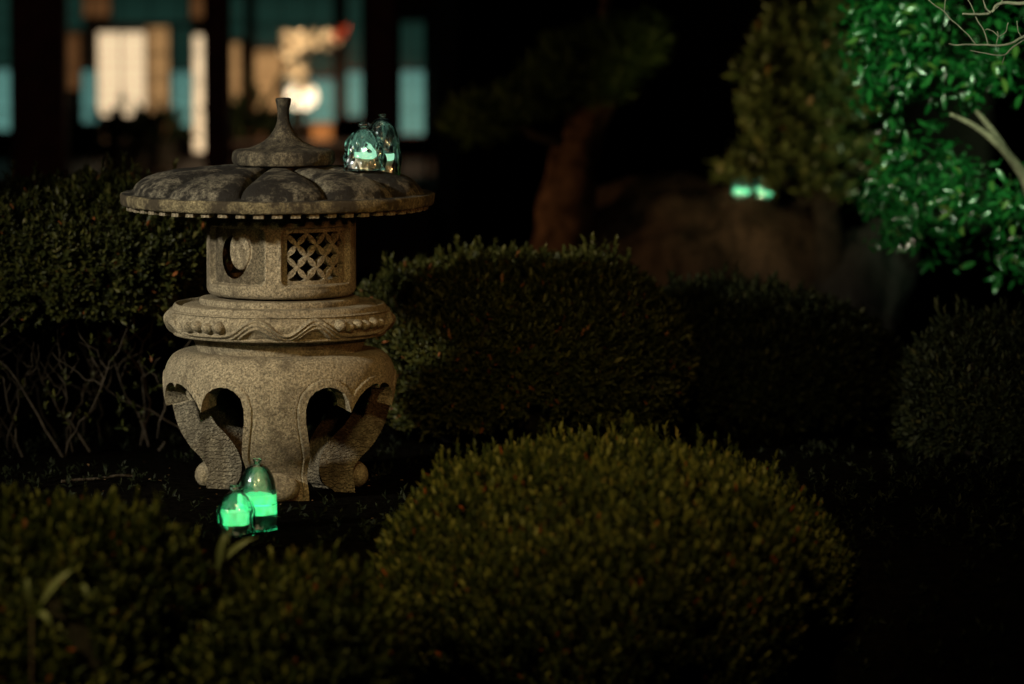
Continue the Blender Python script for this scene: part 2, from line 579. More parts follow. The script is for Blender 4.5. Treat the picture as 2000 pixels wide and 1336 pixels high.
# ------------------------------------------------------------------ the far dark: woods and rocks
def far_woods():
    r = np.random.default_rng(5)
    n = 26000
    x = r.uniform(-16, 16, n)
    top = 4.6 + 0.9 * np.sin(x * 0.9) + 0.6 * np.sin(x * 2.3 + 1)
    z = r.uniform(0, 1, n) ** 0.8 * top
    y = 21 + r.uniform(0, 2.5, n) + 0.5 * np.sin(x * 1.7)
    B = np.stack([x, y, z], 1)
    D = unit(r.normal(size=(n, 3)) + [0, 0, 0.2])
    V = leaf_verts(B, D, unit(r.normal(size=(n, 3))), r.uniform(0.25, 0.5, n), r.uniform(0.15, 0.3, n), 0.1, False)
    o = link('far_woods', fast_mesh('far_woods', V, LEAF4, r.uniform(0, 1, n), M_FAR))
    o['kind'] = 'stuff'
    o['label'] = 'black mass of trees behind the garden at night'


far_woods()


def rock(name, label, c, rad, seed, tilt=0.0, group=None, mat=None):
    nu, nv = 64, 32
    T, Ph = np.meshgrid(np.linspace(0, 2 * math.pi, nu, endpoint=False), np.linspace(-1.5, 1.5, nv))
    d = np.stack([np.cos(Ph) * np.cos(T), np.cos(Ph) * np.sin(T), np.sin(Ph)], -1)
    s = (np.abs(d) ** 2.8).sum(-1) ** (-1 / 2.8)
    s = s * (1 + 0.16 * wob(d, 1.7, seed) + 0.10 * wob(d, 4.5, seed + 1) + 0.045 * wob(d, 11, seed + 2))
    p = d * s[..., None] * np.asarray(rad)
    ct, st = math.cos(tilt), math.sin(tilt)
    p = np.stack([p[..., 0] * ct + p[..., 2] * st, p[..., 1], -p[..., 0] * st + p[..., 2] * ct], -1)
    f = [(i * nu + j, i * nu + (j + 1) % nu, (i + 1) * nu + (j + 1) % nu, (i + 1) * nu + j) for i in range(nv - 1) for j in range(nu)]
    f += [tuple(range(nu - 1, -1, -1)), tuple((nv - 1) * nu + j for j in range(nu))]
    o = MB().add(p, f).build(name, mat or M_ROCK, None, 70, c)
    return tag(o, label, 'rock', group)


BY = 10.6
bt = P(1440, 398, BY)
boulder = rock('boulder', 'broad dark boulder with two glass lamps glowing on its top', (bt[0] - 0.11, BY + 0.05, bt[2] - 0.335), (0.50, 0.42, 0.36), 3, 0.10, 'garden rocks')
sl = P(1640, 480, 10.3)
rock('slanting_rock', 'narrow dark rock slanting down to the right beneath the leafy bush', (sl[0] + 0.02, 10.3, sl[2] - 0.26), (0.15, 0.22, 0.36), 8, 0.45, 'garden rocks', M_ROCKD)

# ------------------------------------------------------------------ house
HY = 14.0
PX = HY / F * 1.0
house = thing('japanese_house', 'dark timber house with glowing teal and warm window screens at night', 'house', (P(430, 300, HY)[0], HY, 0))
HO = np.array(house.location)


def hbox(name, x0, x1, y0, y1, Y, th, mat, parent=house, off=HO):
    a, b = P(x0, y1, Y), P(x1, y0, Y)
    c = np.array([(a[0] + b[0]) / 2, Y, (a[2] + b[2]) / 2])
    mb = MB().box(c - off, (abs(b[0] - a[0]), th, abs(b[2] - a[2])))
    return mb.build(name, mat, parent)


# posts of the veranda
for x0, x1 in ((30, 122), (409, 441), (718, 772)):
    hbox('post', x0, x1, -800, 400, HY, 0.14, M_WOOD)
hbox('post', -330, -240, -800, 400, HY, 0.14, M_WOOD)
# room shell
a, b = P(-700, 352, HY), P(842, -800, HY)
fl = MB().box(np.array([(a[0] + b[0]) / 2, HY + 1.35, 0.15]) - HO, (b[0] - a[0], 3.1, 0.30))
fl.build('veranda_floor', M_DECK, house)
MB().box(np.array([(a[0] + b[0]) / 2, HY + 1.3, 2.75]) - HO, (b[0] - a[0], 3.2, 0.08)).build('ceiling', M_WOOD, house)
MB().box(np.array([(a[0] + b[0]) / 2, HY + 2.85, 1.60]) - HO, (b[0] - a[0], 0.06, 2.2)).build('wall', M_WALL, house)
MB().box(np.array([b[0] + 0.06, HY + 1.4, 1.38]) - HO, (0.10, 3.0, 2.75)).build('wall', M_WALL, house)
MB().box(np.array([b[0] + 1.3, HY + 2.4, 1.38]) - HO, (2.4, 0.10, 2.75)).build('wall', M_WALL, house)
MB().box(np.array([a[0] - 0.06, HY + 1.4, 1.38]) - HO, (0.10, 3.0, 2.75)).build('wall', M_WALL, house)
rm = MB()
rx0, rx1 = a[0] - 0.8, b[0] + 3.2
rm.add(np.array([[rx0, HY - 1.0, 2.72], [rx1, HY - 1.0, 2.72], [rx1, HY + 1.6, 3.9], [rx0, HY + 1.6, 3.9], [rx1, HY + 4.2, 2.72], [rx0, HY + 4.2, 2.72],
                 [rx0, HY - 1.0, 2.80], [rx1, HY - 1.0, 2.80], [rx1, HY + 1.6, 4.0], [rx0, HY + 1.6, 4.0], [rx1, HY + 4.2, 2.80], [rx0, HY + 4.2, 2.80]]) - HO,
       [(3, 2, 1, 0), (5, 4, 2, 3), (6, 7, 8, 9), (9, 8, 10, 11), (0, 1, 7, 6), (4, 5, 11, 10), (0, 6, 9, 3), (3, 9, 11, 5), (2, 8, 7, 1), (4, 10, 8, 2)])
rm.build('roof', M_ROOF, house)

TEAL = emit('teal_evening_pane', (0.115, 0.285, 0.245), 1.0, 1.6, 0.45)
TEALD = emit('dim_teal_pane', (0.009, 0.030, 0.022), 1.0, 2.5, 0.45)
WARM = emit('warm_paper_screen', (1.0, 0.74, 0.44), 1.15, 1.3, 0.55)
BEIGE = emit('beige_paper_screen', (0.46, 0.25, 0.095), 1.0, 6.0, 0.45)
BROWN = emit('brown_lit_screen', (0.12, 0.052, 0.018), 1.0, 5.0, 0.4)
ORANGE = emit('orange_lit_screen', (0.55, 0.20, 0.05), 1.0, 5.0, 0.35)
WY = HY + 2.72


def screen(name, x0, x1, y0, y1, mat, cols, rows, Y=WY, bar=2.2):
    """a framed window: pane sheets between real glazing bars"""
    a, b = P(x0, y1, Y), P(x1, y0, Y)
    w, h = b[0] - a[0], b[2] - a[2]
    px = K(Y)
    f = bar * px
    fr = MB()
    c = np.array([(a[0] + b[0]) / 2, Y, (a[2] + b[2]) / 2]) - HO
    for s in (-1, 1):
        fr.box(c + [s * (w - f) / 2, 0, 0], (f, 0.05, h))
        fr.box(c + [0, 0, s * (h - f) / 2], (w - 2 * f, 0.05, f))
    win = fr.build(name, M_WOOD, house)
    pw, ph = (w - 2 * f) / cols, (h - 2 * f) / rows
    pane_me = MB().box((0, 0, 0), (pw - f * 0.45, 0.012, ph - f * 0.45)).mesh('pane', mat)
    for i in range(cols):
        for j in range(rows):
            link('pane', pane_me, win, c + [-(w / 2) + f + pw * (i + 0.5), 0, -(h / 2) + f + ph * (j + 0.5)])
    for i in range(1, cols):
        MB().box(c + [-(w / 2) + f + pw * i, -0.008, 0], (f * 0.5, 0.02, h - 2 * f)).build('muntin', M_WOOD, win)
    return win


# (kept a little apart from each other; the frames stand clear of the wall)
screen('window', -30, 28, -60, 130, TEALD, 2, 5)
screen('window', -30, 28, 134, 256, TEAL, 2, 3)
screen('window', 126, 166, -60, 60, TEALD, 2, 3)
screen('window', 126, 158, 64, 176, BROWN, 1, 2)
screen('window', 160, 192, 136, 240, TEAL, 2, 3)
screen('window', 162, 216, -60, 34, BROWN, 3, 2, WY - 0.06)
screen('window', 192, 284, 62, 226, WARM, 2, 3, WY, 0.8)
screen('window', 286, 331, 50, 232, BEIGE, 4, 4)
screen('window', 218, 370, -60, 46, TEALD, 5, 2)
screen('window', 334, 378, 138, 252, TEAL, 2, 3)
screen('window', 334, 378, 50, 134, TEALD, 2, 3)
screen('window', 372, 407, -60, 36, BROWN, 2, 2)
screen('window', 379, 408, 68, 296, WARM, 1, 3, WY, 0.8)
screen('window', 441, 470, 82, 230, BEIGE, 1, 4)
screen('window', 441, 480, -60, 78, TEALD, 2, 3)
screen('window', 496, 552, 96, 215, BEIGE, 2, 3)
screen('window', 498, 652, -60, 92, TEALD, 6, 3)
screen('window', 556, 652, 96, 148, TEALD, 4, 2)
screen('window', 556, 654, 152, 240, TEAL, 4, 3)
screen('window', 676, 718, -60, 134, TEALD, 2, 6)
screen('window', 676, 718, 138, 228, TEAL, 2, 3)
screen('window', 774, 833, 40, 132, TEALD, 3, 3)
screen('window', 774, 833, 136, 264, TEAL, 3, 4)
# sliding glazed doors between the veranda posts: thin bars in front of the lit room
for x0, x1, nc in ((-238, 28, 5), (124, 407, 5), (443, 716, 5), (774, 838, 1)):
    a_, b_ = P(x0, 380, HY + 0.09), P(x1, -60, HY + 0.09)
    dm = MB()
    c_ = np.array([(a_[0] + b_[0]) / 2, HY + 0.09, (a_[2] + b_[2]) / 2]) - HO
    w_, h_ = b_[0] - a_[0], b_[2] - a_[2]
    for q in (-1, 1):
        dm.box(c_ + [q * (w_ / 2 - 0.010), 0, 0], (0.020, 0.035, h_))
        dm.box(c_ + [0, 0, q * (h_ / 2 - 0.02)], (w_ - 0.042, 0.035, 0.04))
    door = dm.build('sliding_door', M_DECK, house)
    for q in range(1, nc):
        MB().box(c_ + [-w_ / 2 + w_ * q / nc, 0, 0], (0.004, 0.02, h_ - 0.09)).build('muntin', M_DECK, door)
    for q in range(1, 8):
        MB().box(c_ + [0, 0.012, -h_ / 2 + h_ * q / 8], (w_ - 0.05, 0.003, 0.003)).build('muntin', M_DECK, door)
# lit lower panels seen past the furniture
screen('lower_screen', 200, 284, 232, 292, BEIGE, 3, 1)
screen('lower_screen', 290, 331, 240, 298, BROWN, 2, 1)
screen('lower_screen', 456, 516, 258, 292, BROWN, 3, 1)
screen('lower_screen', 606, 650, 240, 290, ORANGE, 2, 1)

# dark things standing in the room
def potted_plant(px, py, hh, label):
    g = P(px, py, HY + 1.8)
    t = thing('potted_plant', label, 'plant', (g[0], HY + 1.8, 0.30), 'potted plants in the lit room')
    MB().lathe([(0, 0), (0.06, 0), (0.085, 0.13), (0.07, 0.13), (0.06, 0.11), (0, 0.11)], 20).build('pot', M_WALL, t, 40)
    r = np.random.default_rng(int(px))
    n = 70
    base = np.zeros((n, 3)) + [0, 0, 0.12] + r.normal(0, 0.02, (n, 3))
    D = unit(r.normal(size=(n, 3)) * [0.7, 0.7, 0.3] + [0, 0, 0.8])
    B = base + D * r.uniform(0, hh * 0.6, (n, 1))
    V = leaf_verts(B, D, unit(r.normal(size=(n, 3))), r.uniform(0.5, 1, n) * hh * 0.55, np.full(n, 0.035), 0.1, True, 0.1)
    link('leaves', fast_mesh('leaves', V, LEAF6, r.uniform(0, 1, n), M_FAR), t)


potted_plant(232, 290, 0.20, 'dark potted plant silhouetted against the brightest warm screen')
potted_plant(315, 290, 0.20, 'dark potted plant beside the narrow beige screen')
potted_plant(268, 292, 0.13, 'smallest dark potted plant standing low against the warm screen')
potted_plant(488, 290, 0.34, 'tall dark potted plant against the beige screen by the middle post')


def low_table():
    g = P(560, 300, HY + 1.5)
    t = thing('low_table', 'low dark table under the blossom branches inside the house', 'table', (g[0], HY + 1.5, 0.30))
    MB().box((0, 0, 0.12), (0.62, 0.4, 0.035)).build('tabletop', M_DECK, t)
    for sx in (-1, 1):
        for sy in (-1, 1):
            MB().box((sx * 0.27, sy * 0.16, 0.051), (0.04, 0.04, 0.102)).build('leg', M_WOOD, t)
    return t


low_table()
M_PAPER = emit('lit_paper', (1.0, 0.80, 0.52), 2.4)
lampc = P(590, 188, HY + 1.75)
pl = thing('paper_lamp', 'round glowing paper lamp behind the lantern finial', 'lamp', (lampc[0], HY + 1.75, 0.30))
hz = lampc[2] - 0.30
MB().lathe([(0.0001, hz - 0.062)] + [(0.068 * math.cos(t), hz + 0.062 * math.sin(t)) for t in np.linspace(-1.4, 1.4, 15)] + [(0.0001, hz + 0.062)], 28).build('lamp_shade', M_PAPER, pl, 50)
MB().lathe([(0, 0), (0.09, 0), (0.09, 0.02), (0.012, 0.03), (0.012, hz - 0.06), (0, hz - 0.06)], 20).build('stand', M_WOOD, pl, 40)


def blossoms():
    r = np.random.default_rng(31)
    Yb = HY + 1.62
    o = P(585, 300, Yb)
    off = np.array([o[0], Yb, 0.30])
    t = thing('flower_arrangement', 'branch of pale blossoms arching in the lit room behind the finial', 'flowers', off)
    MB().lathe([(0, 0), (0.05, 0), (0.07, 0.06), (0.03, 0.15), (0.04, 0.17), (0.03, 0.165), (0.02, 0.15), (0, 0.05)], 20).build('vase', M_WALL, t, 40)
    path = [(585, 262), (588, 220), (580, 160), (575, 115), (572, 90), (600, 78), (640, 80), (672, 66)]
    pts = np.array([P(x, y, Yb) for x, y in path]) - off
    MB().tube(pts, np.linspace(0.010, 0.004, len(pts)), 7).build('branch', M_BARK, t, 60)
    flower = emit('glowing_blossom', (0.85, 0.62, 0.36), 0.02)  # petals carry a faint glow of their own
    flower.node_tree.nodes['Principled BSDF'].inputs['Base Color'].default_value = (0.85, 0.72, 0.55, 1)
    red = plain('red_blossom', (0.30, 0.035, 0.012), 0.6)
    pet = MB()
    for k in range(5):
        a = k * 2 * math.pi / 5
        u, w = np.array([math.cos(a), math.sin(a), 0.25]), np.array([-math.sin(a), math.cos(a), 0])
        pet.add([0.0 * u, 0.6 * u + 0.4 * w, 1.05 * u, 0.6 * u - 0.4 * w], [(0, 1, 2, 3)])
    me, mr = pet.mesh('blossom', flower), pet.mesh('blossom', red)
    spots = [(575, 85, 30, 34), (570, 100, 20, 20), (580, 140, 22, 30), (600, 82, 20, 14), (640, 78, 18, 14), (585, 165, 22, 20)]
    for cx, cy, sg, n in spots:
        for _ in range(n):
            q = P(cx + r.normal(0, sg * 0.45), cy + r.normal(0, sg * 0.4), Yb + r.normal(0, 0.03)) - off
            b = link('blossom', me, t)
            b.matrix_local = Matrix.Translation(Vector(q)) @ Matrix.Rotation(r.uniform(0, 6.28), 4, 'Y') @ Matrix.Rotation(R(90) + r.normal(0, 0.5), 4, 'X') @ Matrix.Scale(r.uniform(0.014, 0.021), 4)
    for _ in range(9):
        q = P(668 + r.normal(0, 9), 62 + r.normal(0, 8), Yb + r.normal(0, 0.02)) - off
        b = link('blossom', mr, t)
        b.matrix_local = Matrix.Translation(Vector(q)) @ Matrix.Rotation(r.uniform(0, 6.28), 4, 'Y') @ Matrix.Rotation(R(90) + r.normal(0, 0.5), 4, 'X') @ Matrix.Scale(0.017, 4)
    d = bpy.data.lights.new('room_downlight', 'SPOT')
    d.energy, d.color, d.spot_size, d.spot_blend, d.shadow_soft_size = 220, (1.0, 0.72, 0.40), R(50), 0.6, 0.05
    l = bpy.data.objects.new('room_downlight', d)
    COL.objects.link(l)
    l.location = (off[0] + 0.1, Yb - 0.8, 2.1)
    l.rotation_euler = (Vector((off[0] + 0.06, Yb, 0.9)) - Vector(l.location)).to_track_quat('-Z', 'Y').to_euler()


blossoms()

# ------------------------------------------------------------------ stone lantern
Y0 = 6.2
AX = P(546, 600, Y0)[0]
S = 1 / 761.0                                        # metres per photo pixel at the lantern


def Z(py, dy=0.0):
    return P(546, py, Y0 - dy)[2]


lantern = thing('stone_lantern', 'weathered granite lantern with wide petalled roof and carved three-legged base', 'lantern', (AX, Y0, 0))


def grid_surface(name, th, w, prof, mat, parent, sd=None, rref=0.2, disp=None, thick=0, off=(0, 0, 0), smooth=45, wrap=True, mat2=None, rim2=-9):
    """surface of revolution on a (theta, w) grid with relief and cleanly cut openings; prof(w)->(r,z); disp(th,z)->radial relief"""
    TH, W = np.meshgrid(th, w)
    nv, nu = TH.shape
    keepv = np.ones(TH.shape, bool)
    if sd is not None:
        f = lambda a, b: sd(a, prof(b)[1])
        e = 0.0004
        D = f(TH, W)
        gs = (f(TH + e / rref, W) - f(TH - e / rref, W)) / (2 * e)
        gw = (f(TH, W + e) - f(TH, W - e)) / (2 * e)
        g2 = gs * gs + gw * gw
        hh = 0.55 * max((th[1] - th[0]) * rref, np.median(np.diff(w)))
        m = (np.abs(D) < hh) & (g2 > 0.1)
        TH = np.where(m, TH - D * gs / np.maximum(g2, 0.1) / rref, TH)
        W = np.where(m, W - D * gw / np.maximum(g2, 0.1), W)
        keepv = m | (D > 0)
    r, z = prof(W)
    n_in, z0 = r.copy(), z.copy()
    if disp is not None:
        dr, dz = disp(TH, z, r)
        r, z = r + dr, z + dz
    v = np.stack([r * np.sin(TH), -r * np.cos(TH), z], -1).reshape(-1, 3)
    ju = nu if wrap else nu - 1
    I, J = np.meshgrid(np.arange(nv - 1), np.arange(ju), indexing='ij')
    J2 = (J + 1) % nu
    q = np.stack([I * nu + J, I * nu + J2, (I + 1) * nu + J2, (I + 1) * nu + J], -1).reshape(-1, 4)
    ok = keepv.reshape(-1)[q].all(1)
    q = q[ok]
    used = np.unique(q)
    idx = np.zeros(len(v), int)
    idx[used] = np.arange(len(used))
    q = idx[q]
    vo = v[used]
    faces, mi = q, np.zeros(len(q), np.int32)
    if thick:
        e = 1e-4
        ra, za = prof(W - e)
        rb_, zb_ = prof(W + e)
        k = np.ones(9) / 9
        sm = lambda a: np.apply_along_axis(lambda c: np.convolve(np.pad(c, 4, 'edge'), k, 'valid'), 0, a)
        tr_, tz_ = sm(rb_ - ra), sm(zb_ - za)
        ll = np.hypot(tr_, tz_) + 1e-12
        thick = thick(z0) if callable(thick) else thick
        ri, zi = np.maximum(n_in - tz_ / ll * thick, 0.005), z0 + tr_ / ll * thick
        vi = np.stack([ri * np.sin(TH), -ri * np.cos(TH), zi], -1).reshape(-1, 3)[used]
        n = len(vo)
        ed = np.concatenate([q[:, [0, 1]], q[:, [1, 2]], q[:, [2, 3]], q[:, [3, 0]]])
        key = np.sort(ed, 1) @ np.array([n, 1])
        _, first, cnt = np.unique(key, return_index=True, return_counts=True)
        be = ed[first[cnt == 1]]
        rim = np.stack([be[:, 1], be[:, 0], be[:, 0] + n, be[:, 1] + n], 1)
        faces = np.concatenate([q, q[:, ::-1] + n, rim])
        mi = np.concatenate([np.zeros(len(q)), np.ones(len(q)), (vo[be].mean(1)[:, 2] < rim2).astype(float)]).astype(np.int32)
        vo = np.concatenate([vo, vi])
    o = MB().add(vo + np.asarray(off), faces).build(name, [mat, mat2 or mat], parent, smooth)
    o.data.polygons.foreach_set('material_index', mi)
    return o


def poly_sd(poly):
    A = np.array(poly, float)
    Bp = np.roll(A, -1, 0)

    def f(x, y):
        sh = x.shape
        x, y = x.reshape(-1), y.reshape(-1)
        best = np.full(len(x), 1e9)
        ins = np.zeros(len(x), bool)
        for (ax, ay), (bx, by) in zip(A, Bp):
            ex, ey = bx - ax, by - ay
            t = np.clip(((x - ax) * ex + (y - ay) * ey) / (ex * ex + ey * ey + 1e-12), 0, 1)
            best = np.minimum(best, np.hypot(x - ax - t * ex, y - ay - t * ey))
            c = ((ay > y) != (by > y)) & (x < ex * (y - ay) / (ey if abs(ey) > 1e-12 else 1e-12) + ax)
            ins ^= c
        return (np.where(ins, -best, best)).reshape(sh)
    return f


def interp_prof(pts, smooth=True):
    """profile through (r,z) points parametrised by arc length, returns (fn, length)"""
    p = np.array(pts, float)
    s = np.concatenate([[0], np.cumsum(np.hypot(*np.diff(p, axis=0).T))])
    return (lambda w: (np.interp(w, s, p[:, 0]), np.interp(w, s, p[:, 1]))), s[-1]


def catmull(pts, k=8):
    p = np.array(pts, float)
    p = np.vstack([2 * p[0] - p[1], p, 2 * p[-1] - p[-2]])
    out = []
    for i in range(1, len(p) - 2):
        for t in np.linspace(0, 1, k, endpoint=False):
            a, b, c, d = p[i - 1:i + 3]
            out.append(0.5 * (2 * b + (c - a) * t + (2 * a - 5 * b + 4 * c - d) * t * t + (3 * b - 3 * c + d - a) * t ** 3))
    out.append(p[-2])
    return np.array(out)


def gauss(x, s):
    return np.exp(-(x / s) ** 2)


def sstep(a, b, x):
    t = np.clip((x - a) / (b - a), 0, 1)
    return t * t * (3 - 2 * t)


# --- base bowl on three legs
rb = lambda hw: hw * S
prof_pts = catmull([(rb(150), Z(683)), (rb(182), Z(681.5)), (rb(203), Z(687)), (rb(217), Z(701)), (rb(225.5), Z(724)), (rb(226.5), Z(752)), (rb(222), Z(785)),
                    (rb(205), Z(835)), (rb(180), Z(872)), (rb(156), Z(896)), (rb(143), Z(914)), (rb(140), Z(930)), (rb(143), Z(946)), (rb(145), -0.004)], 10)
bprof, blen = interp_prof(prof_pts[::-1])
RB = rb(222)


def zr(py, thd, r=222):
    return Z(py, rb(r) * math.cos(R(thd)))


half = [(-25, -0.05), (-25, 0.03), (-21.5, zr(893, 21, 160)), (-18, zr(858, 18, 190)), (-15.8, zr(825, 16, 208)), (-15.3, zr(800, 15)), (-16.6, zr(780, 16)), (-19.5, zr(766, 20)),
        (-23.5, zr(758, 23)), (-27.5, zr(756, 27)), (-31.5, zr(759.5, 31)), (-35.2, zr(768, 35)), (-38.0, zr(782, 38)), (-40.5, zr(806, 40.5)),
        (-42.3, zr(788, 42)), (-45, zr(773, 45)), (-49, zr(760, 49)), (-53.5, zr(751.5, 53)), (-57.2, zr(748.5, 57)), (-58.8, zr(750.5, 59)), (-60, zr(757, 60))]
full = half + [(-120 - a, b) for a, b in half[-2::-1]]
opening = poly_sd([(R(a) * RB, b) for a, b in full])


def base_sd(th, z):
    t = np.mod(th, R(120)) - R(120)
    return opening(t * RB, z)


def base_disp(th, z, r):
    d = base_sd(th, z)
    low = sstep(Z(700), Z(735), z)
    g = -0.0035 * gauss(d - 0.021, 0.0016) + 0.0035 * sstep(0.0225, 0.0195, d)
    return np.where(d < 0.06, g, 0), 0 * z


base = grid_surface('base_bowl', np.linspace(-math.pi, math.pi, 900, endpoint=False), np.linspace(0, blen, 190), bprof, M_STONE, lantern,
                    base_sd, RB, base_disp, lambda z: 0.052 + 0.036 * sstep(Z(770), Z(850), z) - 0.040 * sstep(0.075, 0.0, z) ** 1.5, mat2=M_CHISEL, rim2=Z(798))
# flip check is done by construction; top plate closing the bowl
top = MB().lathe([(0.0001, Z(683) - 0.002), (rb(151), Z(683) - 0.002), (rb(151), Z(683) - 0.05), (0.0001, Z(683) - 0.05)], 64).build('top_plate', M_STONE, lantern, 40)
for k in range(3):
    a = R(120 * k)
    nn = 20
    mb = MB()
    Tt, Pp = np.meshgrid(np.linspace(0, 2 * math.pi, 36, endpoint=False), np.linspace(-math.pi / 2 + 0.02, math.pi / 2 - 0.02, 20))
    v = np.stack([0.060 * np.cos(Pp) * np.cos(Tt), 0.036 * np.cos(Pp) * np.sin(Tt), 0.038 * np.sin(Pp)], -1).reshape(-1, 3)
    f = [(i * 36 + j, i * 36 + (j + 1) % 36, (i + 1) * 36 + (j + 1) % 36, (i + 1) * 36 + j) for i in range(19) for j in range(36)]
    f += [tuple(range(35, -1, -1)), tuple(19 * 36 + j for j in range(36))]
    rad = rb(160)
    o = mb.add(v, f).build('foot_scroll', M_STONE, lantern, 60, (rad * math.sin(a), -rad * math.cos(a), 0.039))
    o.rotation_euler = (0, 0, a)

# --- neck under the middle platform and the platform itself
zb = Z(670, rb(205))
MB().lathe([(rb(160), Z(684) - 0.003), (rb(163), Z(676)), (rb(172), zb - 0.004), (rb(178), zb + 0.004), (0.0001, zb + 0.004)], 90).build('neck', M_STONE, lantern, 50)
z1 = Z(604, rb(154))         # lower front edge of the collar ring
zt = Z(622, rb(214))         # upper edge of the carved band
pp = catmull([(rb(158), zb - 0.001), (rb(195), zb - 0.0025), (rb(206), zb), (rb(209), zb + 0.004)], 4)
pp = np.vstack([pp, catmull([(rb(209), zb + 0.0055), (rb(216), zb + 0.014), (rb(222), zb + 0.027), (rb(225.5), Z(622)), (rb(224), Z(614)), (rb(218), zt - 0.001), (rb(214), zt + 0.004)], 14),
                catmull([(rb(210), zt + 0.004), (rb(208), zt + 0.012), (rb(203), zt + 0.018), (rb(194), z1 - 0.010), (rb(186), z1 - 0.003), (rb(170), z1)], 8),
                catmull([(rb(156), z1 + 0.0005), (rb(156.5), z1 + 0.008), (rb(155), z1 + 0.014), (rb(150), z1 + 0.016), (rb(120), z1 + 0.017)], 6)])
pprof, plen = interp_prof(pp)
band_lo, band_hi = zb + 0.006, zt + 0.001


def wave_curve(th, kk):
    """height 0..1 of one carved wave line; a pattern of two crests and a swell under the berries each quarter turn"""
    t = np.mod(np.degrees(th) + 40, 90.0)            # 0 = berry cluster centre
    c = 0.10 + 0.78 * gauss(t - 31, 10.5) + 0.80 * gauss(t - 61, 10.0) - 0.10 * gauss(t - 46, 5)
    c = c + 0.42 * gauss(t - 90, 8) * 0 + 0.25 * np.abs(np.sin(R(2) * t)) * 0
    return c - kk


BERRIES = [(-50.5, 0.44, 0.0125), (-43.5, 0.52, 0.0125), (-36.5, 0.45, 0.0125), (-29.5, 0.52, 0.014),
           (34.5, 0.60, 0.0135), (40, 0.50, 0.011), (45.5, 0.60, 0.011), (51, 0.55, 0.011), (57, 0.62, 0.012), (63.5, 0.56, 0.011)]
BERRIES = [(a, b, c * 1.2) for a, b, c in BERRIES]
BERRIES += [(a + 180, b, c) for a, b, c in BERRIES]


def plat_disp(th, z, r):
    v = (z - band_lo) / (band_hi - band_lo)
    inb = sstep(-0.02, 0.06, v) * (1 - sstep(0.94, 1.0, v)) * (r > rb(200))
    d = -0.0075 * inb
    for kk, a in ((0.0, 0.0115), (0.20, 0.0105), (0.38, 0.0085)):
        dv = v - wave_curve(th, kk)
        d = d + inb * a * (np.exp(-(dv / 0.06) ** 2) * (dv > 0) + np.exp(-(dv / 0.13) ** 2) * (dv <= 0))
    side = np.mod(np.degrees(th) + 40 + 45, 90) - 45
    for ang, vv, rad in BERRIES:
        ds = (np.mod(th - R(ang) + math.pi, 2 * math.pi) - math.pi) * rb(222)
        dz = (v - vv) * (band_hi - band_lo)
        q = 1 - (ds * ds + dz * dz) / (rad * rad)
        d = np.maximum(d, np.where(q > 0, -0.006 + 1.15 * rad * np.sqrt(np.maximum(q, 0)), -1) * inb)
    return d, 0 * z


grid_surface('middle_platform', np.linspace(-math.pi, math.pi, 960, endpoint=False), np.linspace(0, plen, 230),
             pprof, M_STONE, lantern, None, 0.29, plat_disp)

# --- light chamber with moon opening and lattice
CX = rb(4)
RC = rb(146)
c0, c1 = Z(587, RC), Z(405)
cpts = [(rb(110), c0), (RC - 0.020, c0)] + [(RC - 0.020 + 0.020 * math.sin(t), c0 + 0.022 - 0.022 * math.cos(t)) for t in np.linspace(0.15, math.pi / 2, 8)] + [(RC, c1)]
cprof, clen = interp_prof(cpts)


def rrect(x, y, cx, cy, hx, hy, rr):
    qx, qy = np.abs(x - cx) - hx + rr, np.abs(y - cy) - hy + rr
    return np.hypot(np.maximum(qx, 0), np.maximum(qy, 0)) + np.minimum(np.maximum(qx, qy), 0) - rr


def ell(x, y, cx, cy, a, b):
    dx, dy = (x - cx) / a, (y - cy) / b
    k = np.hypot(dx, dy)
    g = np.hypot(dx / a, dy / b) + 1e-9
    return k * (k - 1) / g


PANEL_Z = (Z(446, RC * 0.8) + Z(557, RC * 0.8)) / 2
PANEL_H = (Z(446, RC * 0.8) - Z(557, RC * 0.8)) / 2
MOON_A, LAT_A = -39.5, 35.5
zm = lambda py: Z(py, RC * 0.78)


def moon_sd(s, z, a0):
    k = R(-a0)
    disc = ell(s, z, R(-33.6 - MOON_A + a0) * RC, zm(490), R(10.6) * RC, zm(453) - zm(490))
    outer = ell(s, z, R(-40.4 - MOON_A + a0) * RC, zm(503), R(14.6) * RC, zm(460) - zm(502.5))
    return np.maximum(outer, -disc), disc, outer


def wrapd(t):
    return np.mod(t + math.pi, 2 * math.pi) - math.pi


def cham_sd(th, z):
    d = np.full(np.shape(th), 1.0)
    for a0 in (MOON_A, MOON_A + 180):
        s = wrapd(th - R(a0)) * RC + R(a0) * RC
        d = np.minimum(d, moon_sd(s, z, a0)[0])
    for a0 in (LAT_A, LAT_A + 180):
        s = wrapd(th - R(a0)) * RC
        d = np.minimum(d, rrect(s, z, 0, PANEL_Z, R(31) * RC - 0.005, PANEL_H - 0.006, 0.014))
    return d


def cham_disp(th, z, r):
    d = 0 * z
    for a0, hw in ((MOON_A, 29), (MOON_A + 180, 29), (LAT_A, 32.5), (LAT_A + 180, 32.5)):
        s = wrapd(th - R(a0)) * RC
        q = rrect(s, z, 0, PANEL_Z, R(hw) * RC, PANEL_H, 0.017)
        d = d - 0.0140 * sstep(0.0018, -0.0018, q) + 0.0014 * gauss(q - 0.005, 0.003)
    for a0 in (MOON_A, MOON_A + 180):
        s = wrapd(th - R(a0)) * RC + R(a0) * RC
        dd, disc, outer = moon_sd(s, z, a0)
        d = d - 0.0018 * gauss(disc, 0.0012) + 0.0035 * sstep(0.001, -0.003, disc)
    return d, 0 * z


